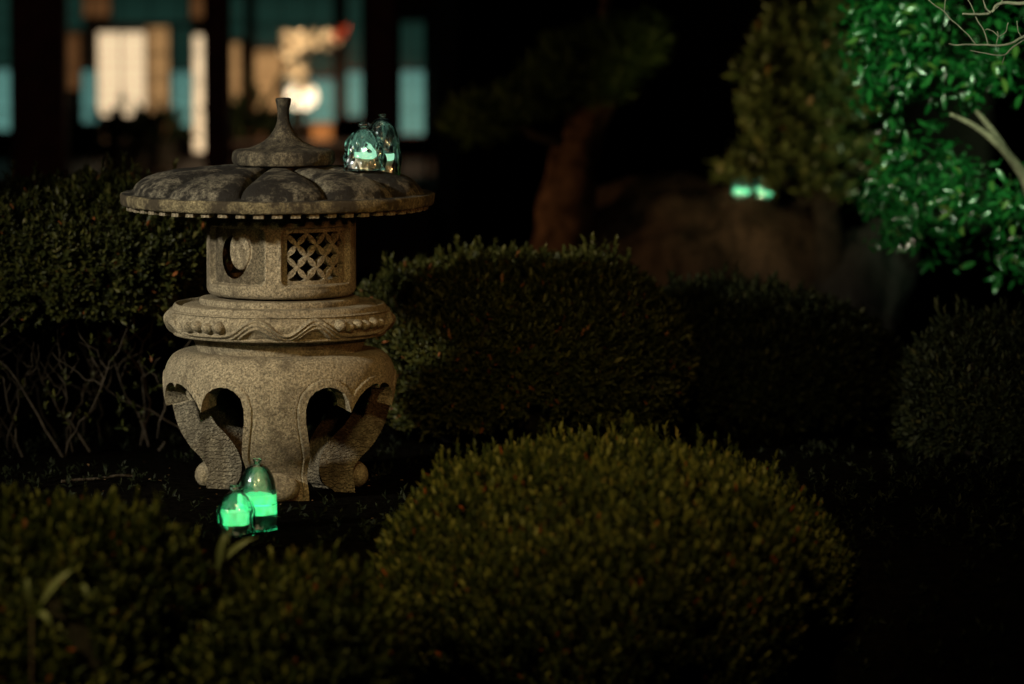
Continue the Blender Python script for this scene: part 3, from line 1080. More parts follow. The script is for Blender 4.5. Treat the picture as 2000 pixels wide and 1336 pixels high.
cham = grid_surface('light_chamber', np.linspace(-math.pi, math.pi, 760, endpoint=False), np.linspace(0, clen, 210),
                    cprof, M_STONE, lantern, cham_sd, RC, cham_disp, 0.014, (CX, 0, 0))

NODE = 44 * S


def lattice_sd(th, z):
    s = th * RC
    d = np.abs(rrect(s, z, 0, PANEL_Z, R(31) * RC, PANEL_H - 0.002, 0.015) + 0.0045) - 0.0045      # border
    u0, v0 = -R(31) * RC + 0.0365, PANEL_Z + 0.030
    x, y = s - u0, z - v0
    h = NODE / 2
    best = np.full(np.shape(s), 1.0)
    # diagonal axes: rotate by 45 degrees; petals run along the lines p = n*L and q = n*L
    pq = ((x + y) / math.sqrt(2), (x - y) / math.sqrt(2))
    Lk = NODE / math.sqrt(2)
    for a, b in (pq, pq[::-1]):
        aa = a - np.round(a / Lk) * Lk
        tb = (b / Lk - np.floor(b / Lk)) * 2 - 1
        w = 0.0064 * (1 - np.abs(tb) ** 2.0) + 0.0009
        best = np.minimum(best, (np.abs(aa) - w) * 0.9)
    return -np.minimum(best, d) * -1 if False else np.where(True, np.minimum(best, d), 0) * -1


def lat_cut(th, z):
    return lattice_sd(th, z)


lw = np.linspace(PANEL_Z - PANEL_H, PANEL_Z + PANEL_H, 120)
for a0 in (LAT_A, LAT_A + 180):
    lo = grid_surface('lattice', np.linspace(-R(32), R(32), 150), lw, lambda w: (np.full(np.shape(w), RC - 0.0135), w), M_STONE, lantern,
                      lambda th, z: lat_cut(th, z), RC, None, 0.016, (CX, 0, 0), 45, False)
    lo.rotation_euler = (0, 0, R(a0))
    ca, sa = math.cos(R(a0)), math.sin(R(a0))
    lo.location = (CX - CX * ca, -CX * sa, 0)

# --- roof cap
RCAP = rb(307)
z_rim = Z(376)
z_rb = Z(399)
Hd = Z(327) - z_rim
NP, PH0 = 10, R(5)
nr_, nt_ = 90, 720


def cap_top(r, th):
    t = np.mod((th - PH0) * NP / (2 * math.pi) + 0.5, 1.0) * 2 - 1
    at = np.abs(t)
    rend = 0.338 + 0.040 * np.sqrt(np.maximum(1 - at ** 2.4, 0))
    q = np.clip(r / rend, 0, 1)
    hi = Hd * (1 - 0.10 * q) * np.sqrt(np.maximum(1 - q ** 5.0, 0))
    gro = (1 - at ** 3.2) ** 0.55
    deep = 0.42 + 0.38 * np.clip(1 - r / 0.22, 0, 1)
    return z_rim + 0.010 * (1 - r / RCAP) + hi * (deep + (1 - deep) * gro)


rr_ = np.concatenate([np.linspace(0.06, 0.30, 40), np.linspace(0.304, 0.375, 44), np.linspace(0.38, RCAP - 0.004, 6)])
th_ = np.linspace(-math.pi, math.pi, nt_, endpoint=False)
TT, RR = np.meshgrid(th_, rr_)
ZZ = cap_top(RR, TT) + 0.0016 * wob(np.stack([RR * np.sin(TT), RR * np.cos(TT), 0 * RR], -1), 30, 4)
rim_prof = [(RCAP - 0.001, z_rim - 0.002), (RCAP + 0.001, z_rim - 0.006), (RCAP - 0.001, z_rb + 0.004), (RCAP - 0.005, z_rb), (RCAP - 0.012, z_rb - 0.001),
            (RCAP - 0.014, z_rb + 0.008), (RCAP - 0.048, z_rb + 0.008), (RCAP - 0.052, z_rb + 0.002), (0.23, z_rb + 0.012), (0.10, z_rb + 0.012)]
rv = [np.stack([np.full(nt_, a) + 0.0012 * wob(np.stack([np.sin(th_), np.cos(th_), 0 * th_ + i], -1), 12, 6), np.full(nt_, b) + (0.0016 * wob(np.stack([np.sin(th_), np.cos(th_), 0 * th_], -1), 14, 7) if i < 4 else 0)], -1) for i, (a, b) in enumerate(rim_prof)]
allr = np.vstack([RR] + [q[:, 0][None] for q in rv])
allz = np.vstack([ZZ] + [q[:, 1][None] for q in rv])
TA = np.repeat(th_[None], len(allr), 0)
cv = np.stack([allr * np.sin(TA), -allr * np.cos(TA), allz], -1)
nrow = len(allr)
cf = [(i * nt_ + j, (i + 1) * nt_ + j, (i + 1) * nt_ + (j + 1) % nt_, i * nt_ + (j + 1) % nt_) for i in range(nrow - 1) for j in range(nt_)]
capo = MB().add(cv, cf).build('roof_cap', [M_CAP, M_RIM], lantern, 50, (rb(-3), 0, 0))
capo.data.polygons.foreach_set('material_index', np.repeat((np.arange(nrow - 1) >= len(rr_) - 1).astype(np.int32), nt_))
dent_me = MB().box((0, 0, 0), (0.024, 0.030, 0.0185)).mesh('dentil', M_STONE)
for k in range(52):
    a = 2 * math.pi * (k + 0.35) / 52
    rd = RCAP - 0.031
    d = link('dentil', dent_me, capo, (rd * math.sin(a), -rd * math.cos(a), z_rb - 0.0025 + random.uniform(-0.0008, 0.0008)))
    d.rotation_euler = (0, 0, a + random.uniform(-0.02, 0.02))
    d.scale = (random.uniform(0.9, 1.08), 1, 1)

# --- finial
fx = rb(9)
fp = catmull([(rb(14.5), Z(192)), (rb(15.5), Z(195)), (rb(14.2), Z(203)), (rb(12), Z(214)), (rb(11.5), Z(228)), (rb(14), Z(242)), (rb(20), Z(255)), (rb(30), Z(268)), (rb(46), Z(280)), (rb(70), Z(289)), (rb(92), Z(292)), (rb(99), Z(297)),
               (rb(101), Z(306)), (rb(100), Z(315)), (rb(94), Z(321)), (rb(70), Z(324))], 7)
fp = [(0.0001, Z(191.5)), (rb(11), Z(191))] + list(fp) + [(rb(66), Z(332)), (0.0001, Z(332))]
fin = MB().lathe(fp[::-1], 96, (fx, 0, 0)).build('finial', M_FIN, lantern, 50)

# ------------------------------------------------------------------ glass lamps
def glass_lamp(label, loc, w, h, lobes, wave, puck_r, puck_z, puck_h, kind, seed, cyl=True, rz=0.0, flare=0.0, stack=1, light=None):
    r = np.random.default_rng(seed)
    t = thing('glass_lamp', label, 'lamp', loc, 'glass lamps with a green light', rz)
    R0 = w / 2

    def shell(inner):
        k = 0.78 if inner else 1.0
        hb = h * (0.93 if inner else 1.0)
        th = np.linspace(0, 2 * math.pi, 96, endpoint=False)
        tt = np.linspace(0, 1, 40)
        T, U = np.meshgrid(th, tt)
        rad = np.where(U < 0.45, 1 + flare * (0.45 - U) / 0.45, np.sqrt(np.maximum(1 - ((U - 0.45) / 0.55) ** (2.3 if kind == 'dome' else 1.75), 0.0)))
        rad = np.maximum(rad, 0.012)
        am = wave * np.sin(U * math.pi) ** 0.7 * (0.35 if inner else 1.0)
        rad = rad * (1 + am * (np.sin(lobes * T + 4 * U + seed) * 0.6 + 0.55 * np.sin((lobes + 2) * T - 7 * U + seed * 2) + 0.4 * np.sin(2 * T + 9 * U) + 0.3 * np.sin((2 * lobes + 1) * T + 11 * U)))
        rr = R0 * k * rad
        z = 0.004 + U * hb if inner else U * h
        return np.stack([rr * np.cos(T), rr * np.sin(T), z], -1)

    o, i = shell(False), shell(True)
    nv, nu = 40, 96
    f = [(a * nu + j, a * nu + (j + 1) % nu, (a + 1) * nu + (j + 1) % nu, (a + 1) * nu + j) for a in range(nv - 1) for j in range(nu)]
    off = nv * nu
    fi = [tuple(off + q for q in g[::-1]) for g in f]
    f2 = f + fi
    f2 += [(j, off + j, off + (j + 1) % nu, (j + 1) % nu) for j in range(nu)]
    f2 += [tuple((nv - 1) * nu + j for j in range(nu)), tuple(off + (nv - 1) * nu + j for j in range(nu - 1, -1, -1))]
    g = MB().add(np.concatenate([o.reshape(-1, 3), i.reshape(-1, 3)]), f2).build('glass_dome', M_GLASS, t, 60)
    g.cycles.is_caustics_caster = True
    # knob
    kr = R0 * (0.36 if kind == 'bell' else 0.24)
    kp = [(0.0001, h - 0.003), (kr * 0.62, h - 0.003), (kr * 0.62, h + kr * 0.15)] + [(kr * (0.72 + 0.28 * math.cos(a)), h + kr * 0.45 + kr * 0.34 * math.sin(a)) for a in np.linspace(-1.3, 1.5, 9)] + [(kr * 0.45, h + kr * 0.72), (0.0001, h + kr * 0.62)]
    MB().lathe(kp, 32).build('knob', M_GLASS, g, 60)
    for q in range(stack):
        pz = puck_z + q * puck_h * 1.12
        pr = puck_r * (1.0 if q == 0 else 0.97)
        MB().lathe([(0.0001, pz), (pr * 0.96, pz), (pr, pz + puck_h * 0.12), (pr, pz + puck_h * 0.88), (pr * 0.96, pz + puck_h), (0.0001, pz + puck_h)], 48).build('light_disc', light or M_GREEN, t, 40).cycles.is_caustics_receiver = True
    if cyl:
        cr = puck_r * 0.92
        MB().lathe([(0.0001, 0.003), (cr * 0.97, 0.003), (cr, 0.006), (cr, puck_z - 0.003), (cr * 0.97, puck_z - 0.0005), (0.0001, puck_z - 0.0005)], 40).build('glass_cylinder', M_GLOW_GLASS if light else M_PURE, t, 40).cycles.is_caustics_receiver = True
    return t


def on_cap(px, py, dy):
    """stand a lamp on the roof cap under photo column px"""
    q = P(px, py, Y0 - dy)
    x, y = q[0] - AX - rb(-3), -dy
    rr, tt = math.hypot(x, y), math.atan2(x, -y)
    zz = float(np.max(cap_top(np.array([max(rr - 0.02, 0.06), rr, rr + 0.02]), np.array([tt] * 3))))
    return (q[0], Y0 - dy, zz - 0.0015)


glass_lamp('smaller wavy clear glass lamp standing in front on the stone roof', on_cap(711, 330, 0.07), 0.098, 0.108, 5, 0.125, 0.036, 0.032, 0.016, 'bell', 2, True, 0.3, 0.10, 1, M_PALE)
glass_lamp('taller clear glass lamp standing behind another on the stone roof', on_cap(747, 332, -0.02), 0.090, 0.158, 3, 0.10, 0.030, 0.048, 0.018, 'dome', 5, True, 1.0, 0.08, 1, M_PALE)
gl = P(503, 1030, 5.49)
glass_lamp('tall smooth glass dome with two stacked green discs on the ground', (gl[0], 5.49, float(gz(gl[0], 5.49)) + 0.004), 0.094, 0.165, 3, 0.010, 0.041, 0.038, 0.023, 'dome', 7, True, 0.2, 0.03, 2)
gl = P(461, 1044, 5.40)
glass_lamp('short round glass bell glowing green in front on the ground', (gl[0], 5.40, float(gz(gl[0], 5.40)) + 0.004), 0.094, 0.108, 4, 0.045, 0.034, 0.026, 0.030, 'bell', 9, True, 2.0, 0.02)

# ------------------------------------------------------------------ clipped bushes
HG = 'clipped azalea bushes'


def spread(px, hw, top, Y, ry, zlow=None, ysil=0.25):
    """centre and radii of a bush standing at Y that is hw pixels wide to each side and reaches up to row top"""
    ztop = P(px, top, Y + ry * ysil)[2]
    zl = float(gz(P(px, top, Y)[0], Y)) - 0.05 if zlow is None else zlow
    return (P(px, top, Y)[0], Y, (ztop + zl) / 2), (hw * K(Y), ry, (ztop - zl) / 2)


c_, r_ = spread(1172, 428, 878, 4.95, 0.72, -0.36)
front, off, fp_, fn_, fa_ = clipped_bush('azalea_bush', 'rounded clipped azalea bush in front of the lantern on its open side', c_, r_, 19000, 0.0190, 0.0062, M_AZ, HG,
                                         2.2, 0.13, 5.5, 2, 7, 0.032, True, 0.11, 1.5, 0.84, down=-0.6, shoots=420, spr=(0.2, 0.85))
# the sprigs that stand highest are pieces of their own
sv = []
for k in range(5):
    rs = np.random.default_rng(40 + k)
    V, T = sprig_leaves(np.zeros((1, 3)), np.array([[0, 0, 1.0]]), 10, 0.020, 0.0066, 0.042, rs, (0.2, 0.75))
    sv.append(fast_mesh('sprig', V, LEAF6, T, M_AZ))
order = np.argsort(-(fn_[:, 2] * 0.5 - fn_[:, 1] * 0.35 + rng.uniform(0, 0.8, len(fn_))))[:280]
for q, i in enumerate(order):
    o = link('sprig', sv[q % 5], front)
    o.matrix_local = Matrix.Translation(Vector(fp_[i] - off + fa_[i] * 0.004)) @ Vector(unit(fa_[i] + [0, 0, 0.3])).to_track_quat('Z', 'Y').to_matrix().to_4x4() @ Matrix.Rotation(random.uniform(0, 6.28), 4, 'Z') @ Matrix.Scale(random.uniform(0.8, 1.2), 4)

c_, r_ = spread(0, 415, 1012, 4.3, 0.50)
clipped_bush('azalea_hedge', 'blurred low azalea hedge nearest the camera below the ground lamps', c_, r_, 9500, 0.024, 0.0088, M_AZ, HG,
             2.9, 0.13, 4.5, 5, 8, 0.030, True, 0.08, 0.9, 0.86, shoots=200, cat='hedge')
c_, r_ = spread(560, 220, 1140, 4.15, 0.42)
clipped_bush('azalea_hedge', 'blurred small azalea clump between the near hedge and the rounded bush', c_, r_, 4600, 0.024, 0.0088, M_AZ, HG,
             2.4, 0.14, 5.5, 6, 8, 0.030, True, 0.08, 0.9, 0.84, shoots=120, cat='hedge')
c_, r_ = spread(110, 350, 368, 7.4, 0.50, 0.30)
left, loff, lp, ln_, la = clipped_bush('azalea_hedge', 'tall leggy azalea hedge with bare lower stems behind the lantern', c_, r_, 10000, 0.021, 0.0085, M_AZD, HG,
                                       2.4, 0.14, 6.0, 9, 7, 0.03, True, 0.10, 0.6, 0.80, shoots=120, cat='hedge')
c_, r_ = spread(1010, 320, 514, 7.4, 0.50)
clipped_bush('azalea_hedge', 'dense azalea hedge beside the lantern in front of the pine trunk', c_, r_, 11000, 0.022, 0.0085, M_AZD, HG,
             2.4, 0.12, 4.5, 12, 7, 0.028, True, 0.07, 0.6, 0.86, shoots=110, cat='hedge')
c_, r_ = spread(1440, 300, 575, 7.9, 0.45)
clipped_bush('azalea_hedge', 'dim hedge in front of the boulder, shade put into its leaf colour', c_, r_, 6500, 0.024, 0.010, M_SHADED, HG,
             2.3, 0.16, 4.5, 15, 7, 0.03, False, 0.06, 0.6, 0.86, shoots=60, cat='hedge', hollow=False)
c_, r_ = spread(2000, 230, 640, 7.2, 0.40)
clipped_bush('azalea_hedge', 'nearly black hedge under the green lit bush, shade put into its leaf colour', c_, r_, 6000, 0.022, 0.009, M_SHADED, HG,
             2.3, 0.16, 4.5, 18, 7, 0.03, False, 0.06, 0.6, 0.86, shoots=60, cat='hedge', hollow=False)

# bare stems under the leggy hedge
rs = np.random.default_rng(77)
for k in range(22):
    x0 = P(150, 700, 7.2)[0] + rs.uniform(-0.34, 0.30)
    y0 = 7.10 + rs.uniform(-0.10, 0.4)
    p0 = np.array([x0 + rs.normal(0, 0.06), y0, 0.0])
    p1 = np.array([x0 + rs.normal(0, 0.16), y0 - 0.05 + rs.normal(0, 0.08), rs.uniform(0.30, 0.48)])
    mb = MB()
    c = crooked(p0, p1, 12, 0.012, rs)
    mb.tube(c - loff, np.linspace(0.0042, 0.0018, 12) * rs.uniform(0.6, 1.3), 6)
    for _ in range(3):
        i = rs.integers(4, 10)
        e = c[i] + rs.normal(0, 0.09, 3) * [1, 0.6, 0.4] + [0, 0, rs.uniform(0.05, 0.16)]
        cc = crooked(c[i], e, 7, 0.008, rs)
        mb.tube(cc - loff, np.linspace(0.0026, 0.0012, 7), 5)
    mb.build('stem', M_BARK, left, 60)
V, T = sprig_leaves(np.stack([P(150, 700, 7.2)[0] + rs.uniform(-0.4, 0.35, 260), 6.95 + rs.uniform(-0.05, 0.35, 260), 0.46 - 0.38 * rs.uniform(0, 1, 260) ** 1.6], 1), unit(rs.normal(0, 0.5, (260, 3)) + [0, -0.3, 1]), 4, 0.02, 0.008, 0.02, rs)
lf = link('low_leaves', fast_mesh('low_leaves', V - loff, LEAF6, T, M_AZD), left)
lf['kind'] = 'stuff'

# ------------------------------------------------------------------ trees at the back
def tufts(c, rad, n, ln, wd, r, mat, k=9):
    d = unit(r.normal(size=(n, 3))) * (r.uniform(0.25, 1, (n, 1)) ** 0.4)
    p = np.asarray(c) + d * np.asarray(rad)
    ax = unit(d * 0.6 + [0, 0, 0.8] + r.normal(0, 0.3, (n, 3)))
    V, T = sprig_leaves(p, ax, k, ln, wd, 0.03, r, (0.3, 1.3), False, 0.05)
    return V, T


def pine():
    r = np.random.default_rng(21)
    Y = 10.4
    root = thing('pine_tree', 'leaning red pine with a cloud of needles in the dark middle distance', 'tree', (P(1085, 520, Y)[0], Y, 0))
    off = np.array(root.location)
    path = [(1078, 560, 84), (1084, 500, 80), (1100, 420, 76), (1118, 340, 68), (1142, 260, 56), (1176, 195, 44), (1196, 120, 28), (1192, 40, 19), (1186, -60, 16), (1180, -160, 13)]
    pts = np.array([P(x, y, Y) for x, y, _ in path])
    rad = np.array([w * 0.5 * K(Y) * 1.45 for *_, w in path])
    c = catmull(pts, 6)
    rc = np.interp(np.linspace(0, 1, len(c)), np.linspace(0, 1, len(rad)), rad)
    MB().tube(c - off + 0.022 * np.stack([wob(c, 9, 1), wob(c, 9, 2), 0 * c[:, 0]], -1), rc * (1 + 0.16 * wob(c, 16, 5)), 18).build('trunk', M_PINEBARK, root, 70)
    for p0, p1 in (((1140, 265), (930, 240)), ((1165, 200), (1270, 95)), ((1150, 240), (1075, 120)), ((1192, 60), (1200, 110))):
        b = crooked(P(*p0, Y), P(*p1, Y - 0.1), 9, 0.02, r)
        MB().tube(b - off, np.linspace(0.027, 0.008, 9), 8).build('limb', M_DARKBARK, root, 60)
    Vs, Ts = [], []
    for px, py, sx, sz, n in ((1205, 105, 0.17, 0.11, 420), (1255, 85, 0.09, 0.09, 170), (1130, 130, 0.16, 0.11, 300), (1165, 165, 0.14, 0.10, 260), (930, 245, 0.12, 0.08, 200), (1010, 215, 0.16, 0.07, 200), (1075, 170, 0.10, 0.09, 160)):
        V, T = tufts(P(px, py, Y - 0.12), (sx * 0.78, 0.14, sz * 0.78), n, 0.045, 0.0045, r, M_PINE, 10)
        Vs.append(V), Ts.append(T)
    o = link('crown', fast_mesh('crown', np.concatenate(Vs) - off, LEAF4, np.concatenate(Ts), M_PINE), root)
    o['kind'] = 'stuff'


pine()


def olive_bush():
    r = np.random.default_rng(23)
    Y = 10.2
    g = P(1625, 540, Y)
    root = thing('broadleaf_tree', 'small olive green tree standing behind the boulder lamps', 'tree', (g[0], Y, 0))
    off = np.array(root.location)
    tr = catmull([P(1630, 600, Y), P(1625, 520, Y), P(1618, 440, Y), P(1606, 380, Y), P(1598, 300, Y), P(1590, 200, Y)], 5)
    MB().tube(tr - off, np.linspace(0.066, 0.020, len(tr)), 12).build('trunk', M_DARKBARK, root, 60)
    for p0, p1 in (((1606, 380), (1480, 330)), ((1598, 300), (1520, 180)), ((1595, 260), (1660, 120)), ((1612, 410), (1700, 330))):
        MB().tube(crooked(P(*p0, Y), P(*p1, Y - 0.1), 8, 0.02, r) - off, np.linspace(0.024, 0.007, 8), 7).build('limb', M_DARKBARK, root, 60)
    Vs, Ts = [], []
    clumps = [(1565, 60, .12, .10), (1620, 45, .10, .08), (1510, 110, .11, .09), (1570, 140, .15, .11), (1640, 130, .12, .10), (1500, 180, .11, .08), (1545, 215, .14, .10),
              (1610, 220, .14, .10), (1665, 210, .10, .12), (1505, 255, .11, .08), (1475, 215, .06, .06), (1560, 290, .15, .09), (1630, 300, .12, .09), (1500, 315, .12, .08), (1450, 345, .08, .04),
              (1420, 340, .04, .03), (1545, 355, .14, .07), (1610, 365, .10, .06), (1690, 300, .09, .10), (1480, 145, .06, .06), (1530, 60, .06, .05)]
    for px, py, sx, sz in clumps:
        n = int(46 * (sx * sz / 0.011) ** 0.75) + 8
        V, T = tufts(P(px, py, Y - 0.1), (sx * 0.79, 0.22, sz * 0.79), n, 0.042, 0.017, r, M_OLIVE, 7)
        Vs.append(V), Ts.append(T)
    o = link('crown', fast_mesh('crown', np.concatenate(Vs) - off, LEAF4, np.concatenate(Ts), M_OLIVE), root)
    o['kind'] = 'stuff'


olive_bush()


def big_leaf_mesh(k):
    r = np.random.default_rng(60 + k)
    m = 5
    t = np.linspace(0, 1, m)
    w = np.array([0.04, 0.42, 0.5, 0.36, 0.01]) * (0.42 + 0.06 * r.normal())
    z = -0.22 * t ** 2 * (0.6 + 0.5 * r.uniform())
    v = []
    for i in range(m):
        v += [[-w[i], t[i], z[i] + w[i] * 0.35], [0, t[i], z[i]], [w[i], t[i], z[i] + w[i] * 0.35]]
    f = []
    for i in range(m - 1):
        a = i * 3
        f += [(a, a + 1, a + 4, a + 3), (a + 1, a + 2, a + 5, a + 4)]
    return np.array(v), f


def camellia():
    r = np.random.default_rng(29)
    Y = 8.3
    g = P(2010, 560, Y)
    root = thing('evergreen_shrub', 'glossy leaved evergreen shrub lit vivid green beside the boulder', 'shrub', (g[0], Y, 0))
    off = np.array(root.location)
    mb = catmull([P(2060, 520, 8.1), P(2030, 430, 8.05), P(2003, 352, 8.0), P(1975, 310, 7.95), P(1945, 278, 7.9), P(1905, 247, 7.9), P(1855, 222, 7.9)], 5)
    MB().tube(mb - off, np.linspace(0.022, 0.0055, len(mb)), 10).build('limb', M_PALEBARK, root, 60)
    b2 = catmull([P(1970, 303, 7.95), P(1942, 260, 7.92), P(1918, 230, 7.95), P(1905, 215, 8.0)], 5)
    MB().tube(b2 - off, np.linspace(0.0115, 0.006, len(b2)), 8).build('limb', M_PALEBARK, root, 60)
    tr = catmull([P(2080, 680, 8.3), P(2060, 520, 8.1), P(2075, 300, 8.3), P(2060, 60, 8.4)], 5)
    MB().tube(tr - off, np.linspace(0.045, 0.025, len(tr)), 10).build('trunk', M_PALEBARK, root, 60)
    # twigs with leaves, in masses that leave dark gaps between them
    masses = [(1880, 60, 210, 90, 300), (1750, 90, 90, 90, 190), (1800, 170, 110, 60, 200), (1720, 150, 55, 60, 90), (1960, 150, 90, 50, 120), (1760, 270, 60, 50, 100), (1830, 320, 60, 40, 60),
              (1800, 400, 110, 55, 190), (1900, 400, 90, 55, 170), (1720, 380, 60, 40, 90), (1850, 480, 80, 40, 120), (1980, 420, 60, 70, 110), (1760, 460, 40, 30, 40), (1900, 520, 110, 40, 80), (1700, 60, 40, 60, 70), (1780, 340, 60, 50, 90)]
    vm, fm = big_leaf_mesh(0)
    pos, axs = [], []
    for px, py, sx, sy, n in masses:
        k = n // 3 + 1
        for _ in range(k):
            a = r.uniform(0, 6.28)
            q = math.sqrt(r.uniform(0, 1))
            tip = P(px + sx * q * math.cos(a), py + sy * q * math.sin(a), Y + r.uniform(-0.35, 0.30))
            if wob(tip * [1, 0.6, 1], 6.5, 71) > 0.62:
                continue
            d = unit(np.array([r.normal(-0.25, 0.5), r.normal(-0.35, 0.45), r.normal(-0.1, 0.4)]))
            for j in range(6):
                pos.append(tip - d * 0.019 * j)
                aa = j * 2.4 + r.uniform(0, 1)
                p1 = unit(np.cross(d, [0.3, 0.2, 0.9]))
                p2 = np.cross(d, p1)
                axs.append(unit(d * 0.55 + 0.9 * (math.cos(aa) * p1 + math.sin(aa) * p2) + [0, 0, -0.15]))
    pos, axs = np.array(pos), np.array(axs)
    nn = len(pos)
    up = unit(r.normal(0, 0.45, (nn, 3)) + [0, -0.55, 0.7])
    side = unit(np.cross(axs, up))
    upv = np.cross(side, axs)
    size = r.uniform(0.024, 0.052, nn)
    M = np.stack([side, axs, upv], -1) * size[:, None, None]
    tint = np.clip(r.normal(0.4, 0.25, nn), 0, 1)
    order = np.argsort(pos[:, 1] + r.normal(0, 0.12, nn))
    sep, rest = order[:290], order[290:]
    V = np.einsum('nij,kj->nki', M[rest], vm) + pos[rest][:, None] - off
    o = link('foliage', fast_mesh('foliage', V, fm, tint[rest], M_CAM), root)
    o['kind'] = 'stuff'
    lm = [fast_mesh('leaf', big_leaf_mesh(q)[0][None], fm, np.array([0.15 + 0.2 * q]), M_CAM) for q in range(5)]
    for q, i in enumerate(sep):
        l = link('leaf', lm[q % 5], root)
        m = Matrix(M[i].tolist()).to_4x4()
        m.translation = Vector(pos[i] - off)
        l.matrix_local = m


camellia()


def bare_branch():
    r = np.random.default_rng(37)
    Y = 6.35
    o = P(2040, 40, Y)
    t = thing('bare_tree', 'leafless twiggy branch hanging in at the top corner', 'tree', (o[0] + 0.3, Y, 0))
    off = np.array(t.location)
    tk = np.array([[o[0] + 0.3, Y, 0], [o[0] + 0.33, Y + 0.02, 0.7], [o[0] + 0.28, Y, 1.25], [o[0] + 0.3, Y, 2.0]])
    MB().tube(catmull(tk, 6) - off, np.linspace(0.04, 0.02, 19), 10).build('trunk', M_BARK, t, 60)
    main = [[(2180, -20), (2060, 40), (2000, 70), (1975, 85), (1945, 89), (1920, 87), (1870, 88), (1853, 85)],
            [(2060, 40), (1998, 78), (1978, 92), (1962, 108), (1930, 104), (1895, 99)],
            [(1930, 86), (1922, 60), (1910, 40), (1897, 12), (1885, -10)],
            [(1905, 85), (1885, 62), (1860, 40), (1845, 25), (1820, 5), (1805, -8)],
            [(2120, -40), (2040, 2), (1990, 6), (1950, 8), (1935, 25), (1905, 28), (1880, 27)],
            [(1945, 87), (1948, 70), (1946, 60)], [(1948, 72), (1965, 62), (1969, 45)], [(1948, 70), (1930, 57), (1924, 58)],
            [(1962, 108), (1960, 116), (1957, 124)], [(1935, 25), (1925, 15), (1920, -5)], [(1938, 22), (1950, 12), (1960, -5)],
            [(1845, 25), (1846, 8), (1850, -10)], [(1995, 74), (1988, 60), (1986, 40)]]
    wd = [6.5, 4, 3, 2.6, 9, 2.2, 2, 2, 2, 5, 2.8, 2.2, 2.2]
    for k, (path, w) in enumerate(zip(main, wd)):
        pts = catmull([P(x, y, Y + 0.01 * (k % 3)) for x, y in path], 4)
        pts = pts + 0.0022 * np.stack([wob(pts, 60, k), 0 * pts[:, 0], wob(pts, 60, k + 9)], -1)
        MB().tube(pts - off, np.linspace(w * 0.5, max(w * 0.22, 1.0), len(pts)) * K(Y), 7).build('twig', M_TWIG, t, 60)


bare_branch()

# ------------------------------------------------------------------ lamps on the boulder
dg = bpy.context.evaluated_depsgraph_get()


def drop(px, Y):
    q = P(px, 380, Y)
    ok, hit, *_ = SC.ray_cast(bpy.context.evaluated_depsgraph_get(), Vector((q[0], Y, 3.0)), Vector((0, 0, -1)))
    return (q[0], Y, float(hit.z) if ok else float(q[2]))


bpy.context.view_layer.update()


def on_rock(px, Y):
    q = P(px, 380, Y)
    bl = Vector((q[0], Y, 2.0)) - boulder.location
    ok, hit, *_ = boulder.ray_cast(bl, Vector((0, 0, -1)))
    return (q[0], Y, float(hit.z + boulder.location.z) - 0.004 if ok else float(P(px, 398, Y)[2]))


glass_lamp('small glass lamp on the boulder nearer the pine', on_rock(1449, 10.45), 0.066, 0.080, 5, 0.06, 0.026, 0.012, 0.018, 'bell', 14, True, 0.5, 0.08, 1, M_HOT)
glass_lamp('taller glass lamp on the boulder nearer the leafy tree', on_rock(1492, 10.45), 0.066, 0.088, 3, 0.05, 0.026, 0.010, 0.020, 'dome', 17, True, 1.5, 0.05, 1, M_HOT)

# ------------------------------------------------------------------ small plants and litter
def blade_plant(label, root_px, blades, Y):
    g = P(root_px[0], root_px[1], Y)
    off = np.array([g[0], Y, float(gz(g[0], Y))])
    t = thing('bamboo_grass', label, 'plant', off, 'bamboo grass in the near hedge')
    for k, (tipx, tipy, basex, basey, w) in enumerate(blades):
        a, b = P(basex, basey, Y), P(tipx, tipy, Y - 0.02)
        n = 7
        s = np.linspace(0, 1, n)
        ctr = a + (b - a) * s[:, None] + np.array([0, -0.015, 0.012]) * (4 * s * (1 - s))[:, None]
        wd = w * K(Y) * np.array([0.25, 0.75, 1, 0.95, 0.75, 0.45, 0.03]) * 0.5
        ax = unit((b - a)[None])[0]
        sd = unit(np.cross(ax, [0, -1, 0.25])[None])[0]
        nn = np.cross(sd, ax)
        v = np.concatenate([np.stack([ctr[i] - sd * wd[i] + nn * wd[i] * 0.4, ctr[i], ctr[i] + sd * wd[i] + nn * wd[i] * 0.4]) for i in range(n)]) - off
        f = []
        for i in range(n - 1):
            q = i * 3
            f += [(q, q + 1, q + 4, q + 3), (q + 1, q + 2, q + 5, q + 4)]
        link('leaf', fast_mesh('leaf', v[None], f, np.array([0.25 + 0.25 * (k % 3)]), M_BLADE), t)
    st = crooked(off + [0, 0, 0.0], P(root_px[0], root_px[1], Y), 8, 0.004, np.random.default_rng(int(root_px[0])))
    MB().tube(st - off, 0.002, 6).build('stem', M_TWIG, t, 60)


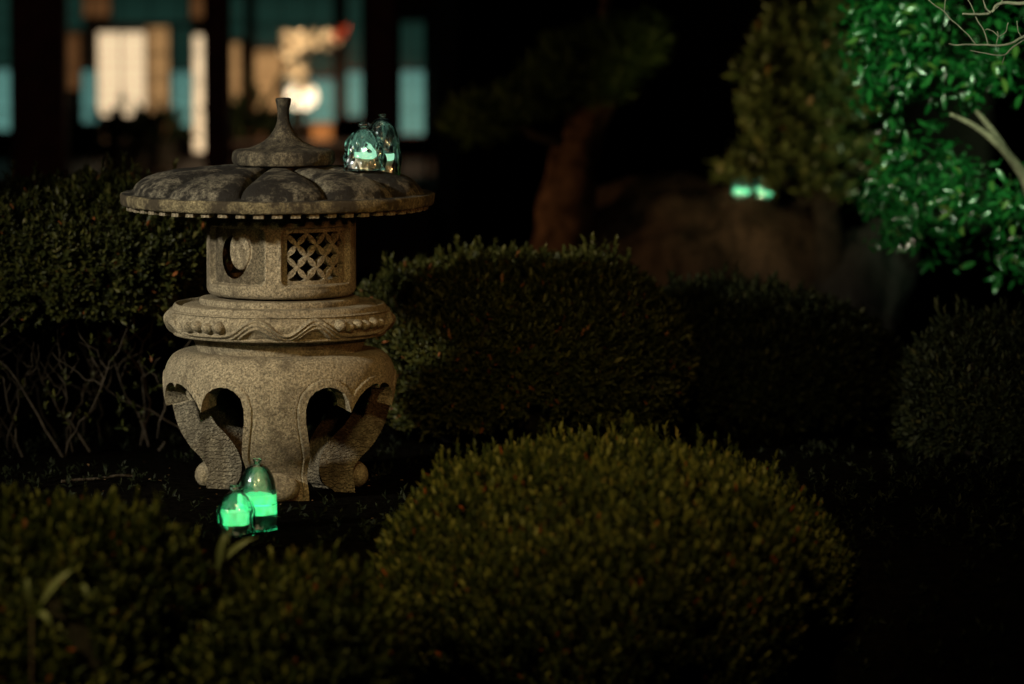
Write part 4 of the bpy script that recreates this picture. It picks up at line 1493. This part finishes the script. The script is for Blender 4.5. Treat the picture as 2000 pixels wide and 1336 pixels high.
blade_plant('slender grass plant with splayed blades beneath the ground lamps', (425, 1115), [(440, 1040, 425, 1115, 15), (500, 1050, 432, 1100, 12), (362, 1078, 405, 1135, 13), (455, 1020, 430, 1110, 8)], 4.15)
blade_plant('grass plant with one pale upright blade near the frame edge', (62, 1205), [(52, 1130, 58, 1195, 13), (104, 1228, 76, 1196, 13), (142, 1112, 80, 1180, 13), (175, 1180, 160, 1140, 10)], 3.5)

# fallen leaves and pale grit on the bare ground round the lantern
rl = np.random.default_rng(91)
M_DRY = leafmat('dry_leaf', [(0.0, (0.10, 0.05, 0.02)), (1.0, (0.24, 0.17, 0.09))], 0.7, 0.2, 0.2)
n = 70
x, y = rl.uniform(-1.2, 0.3, n), rl.uniform(5.6, 6.9, n)
B = np.stack([x, y, gz(x, y) + 0.006], 1)
D = unit(rl.normal(size=(n, 3)) * [1, 1, 0.15])
V = leaf_verts(B, D, unit(rl.normal(0, 0.25, (n, 3)) + [0, 0, 1]), rl.uniform(0.005, 0.012, n), rl.uniform(0.003, 0.006, n), 0.2, True, 0.1)
o = link('leaf_litter', fast_mesh('leaf_litter', V, LEAF6, rl.uniform(0, 1, n), M_DRY))
o['kind'] = 'stuff'
o['label'] = 'scattered dry leaves and petals on the dark soil'
tw = crooked([P(120, 952, 6.35)[0], 6.35, 0.014], [P(262, 940, 6.45)[0], 6.45, 0.016], 9, 0.002, rl)
tag(MB().tube(tw - tw[0], 0.004, 6).build('fallen_stick', M_BARK, None, 60, tw[0]), 'thin pale stick lying on the soil under the leggy hedge', 'stick')

# low creeping cover on the soil between the bushes
rg = np.random.default_rng(123)
n = 6000
x, y = rg.uniform(-2.2, 2.6, n), rg.uniform(4.2, 9.6, n)
ok = (np.hypot(x - AX, y - Y0) > 0.30) & (np.hypot(x + 0.62, y - 5.45) > 0.17) & (wob(np.stack([x, y, 0 * x], -1), 4, 2) > -0.35)
x, y = x[ok], y[ok]
V, T = sprig_leaves(np.stack([x, y, gz(x, y)], 1), unit(rg.normal(0, 0.45, (len(x), 3)) + [0, 0, 1]), 6, 0.020, 0.008, 0.022, rg, (0.4, 1.2), False)
o = link('ground_cover', fast_mesh('ground_cover', V, LEAF4, T * 0.4, M_SHADED))
o['kind'] = 'stuff'
o['label'] = 'low dark creeping plants covering the soil between the bushes'
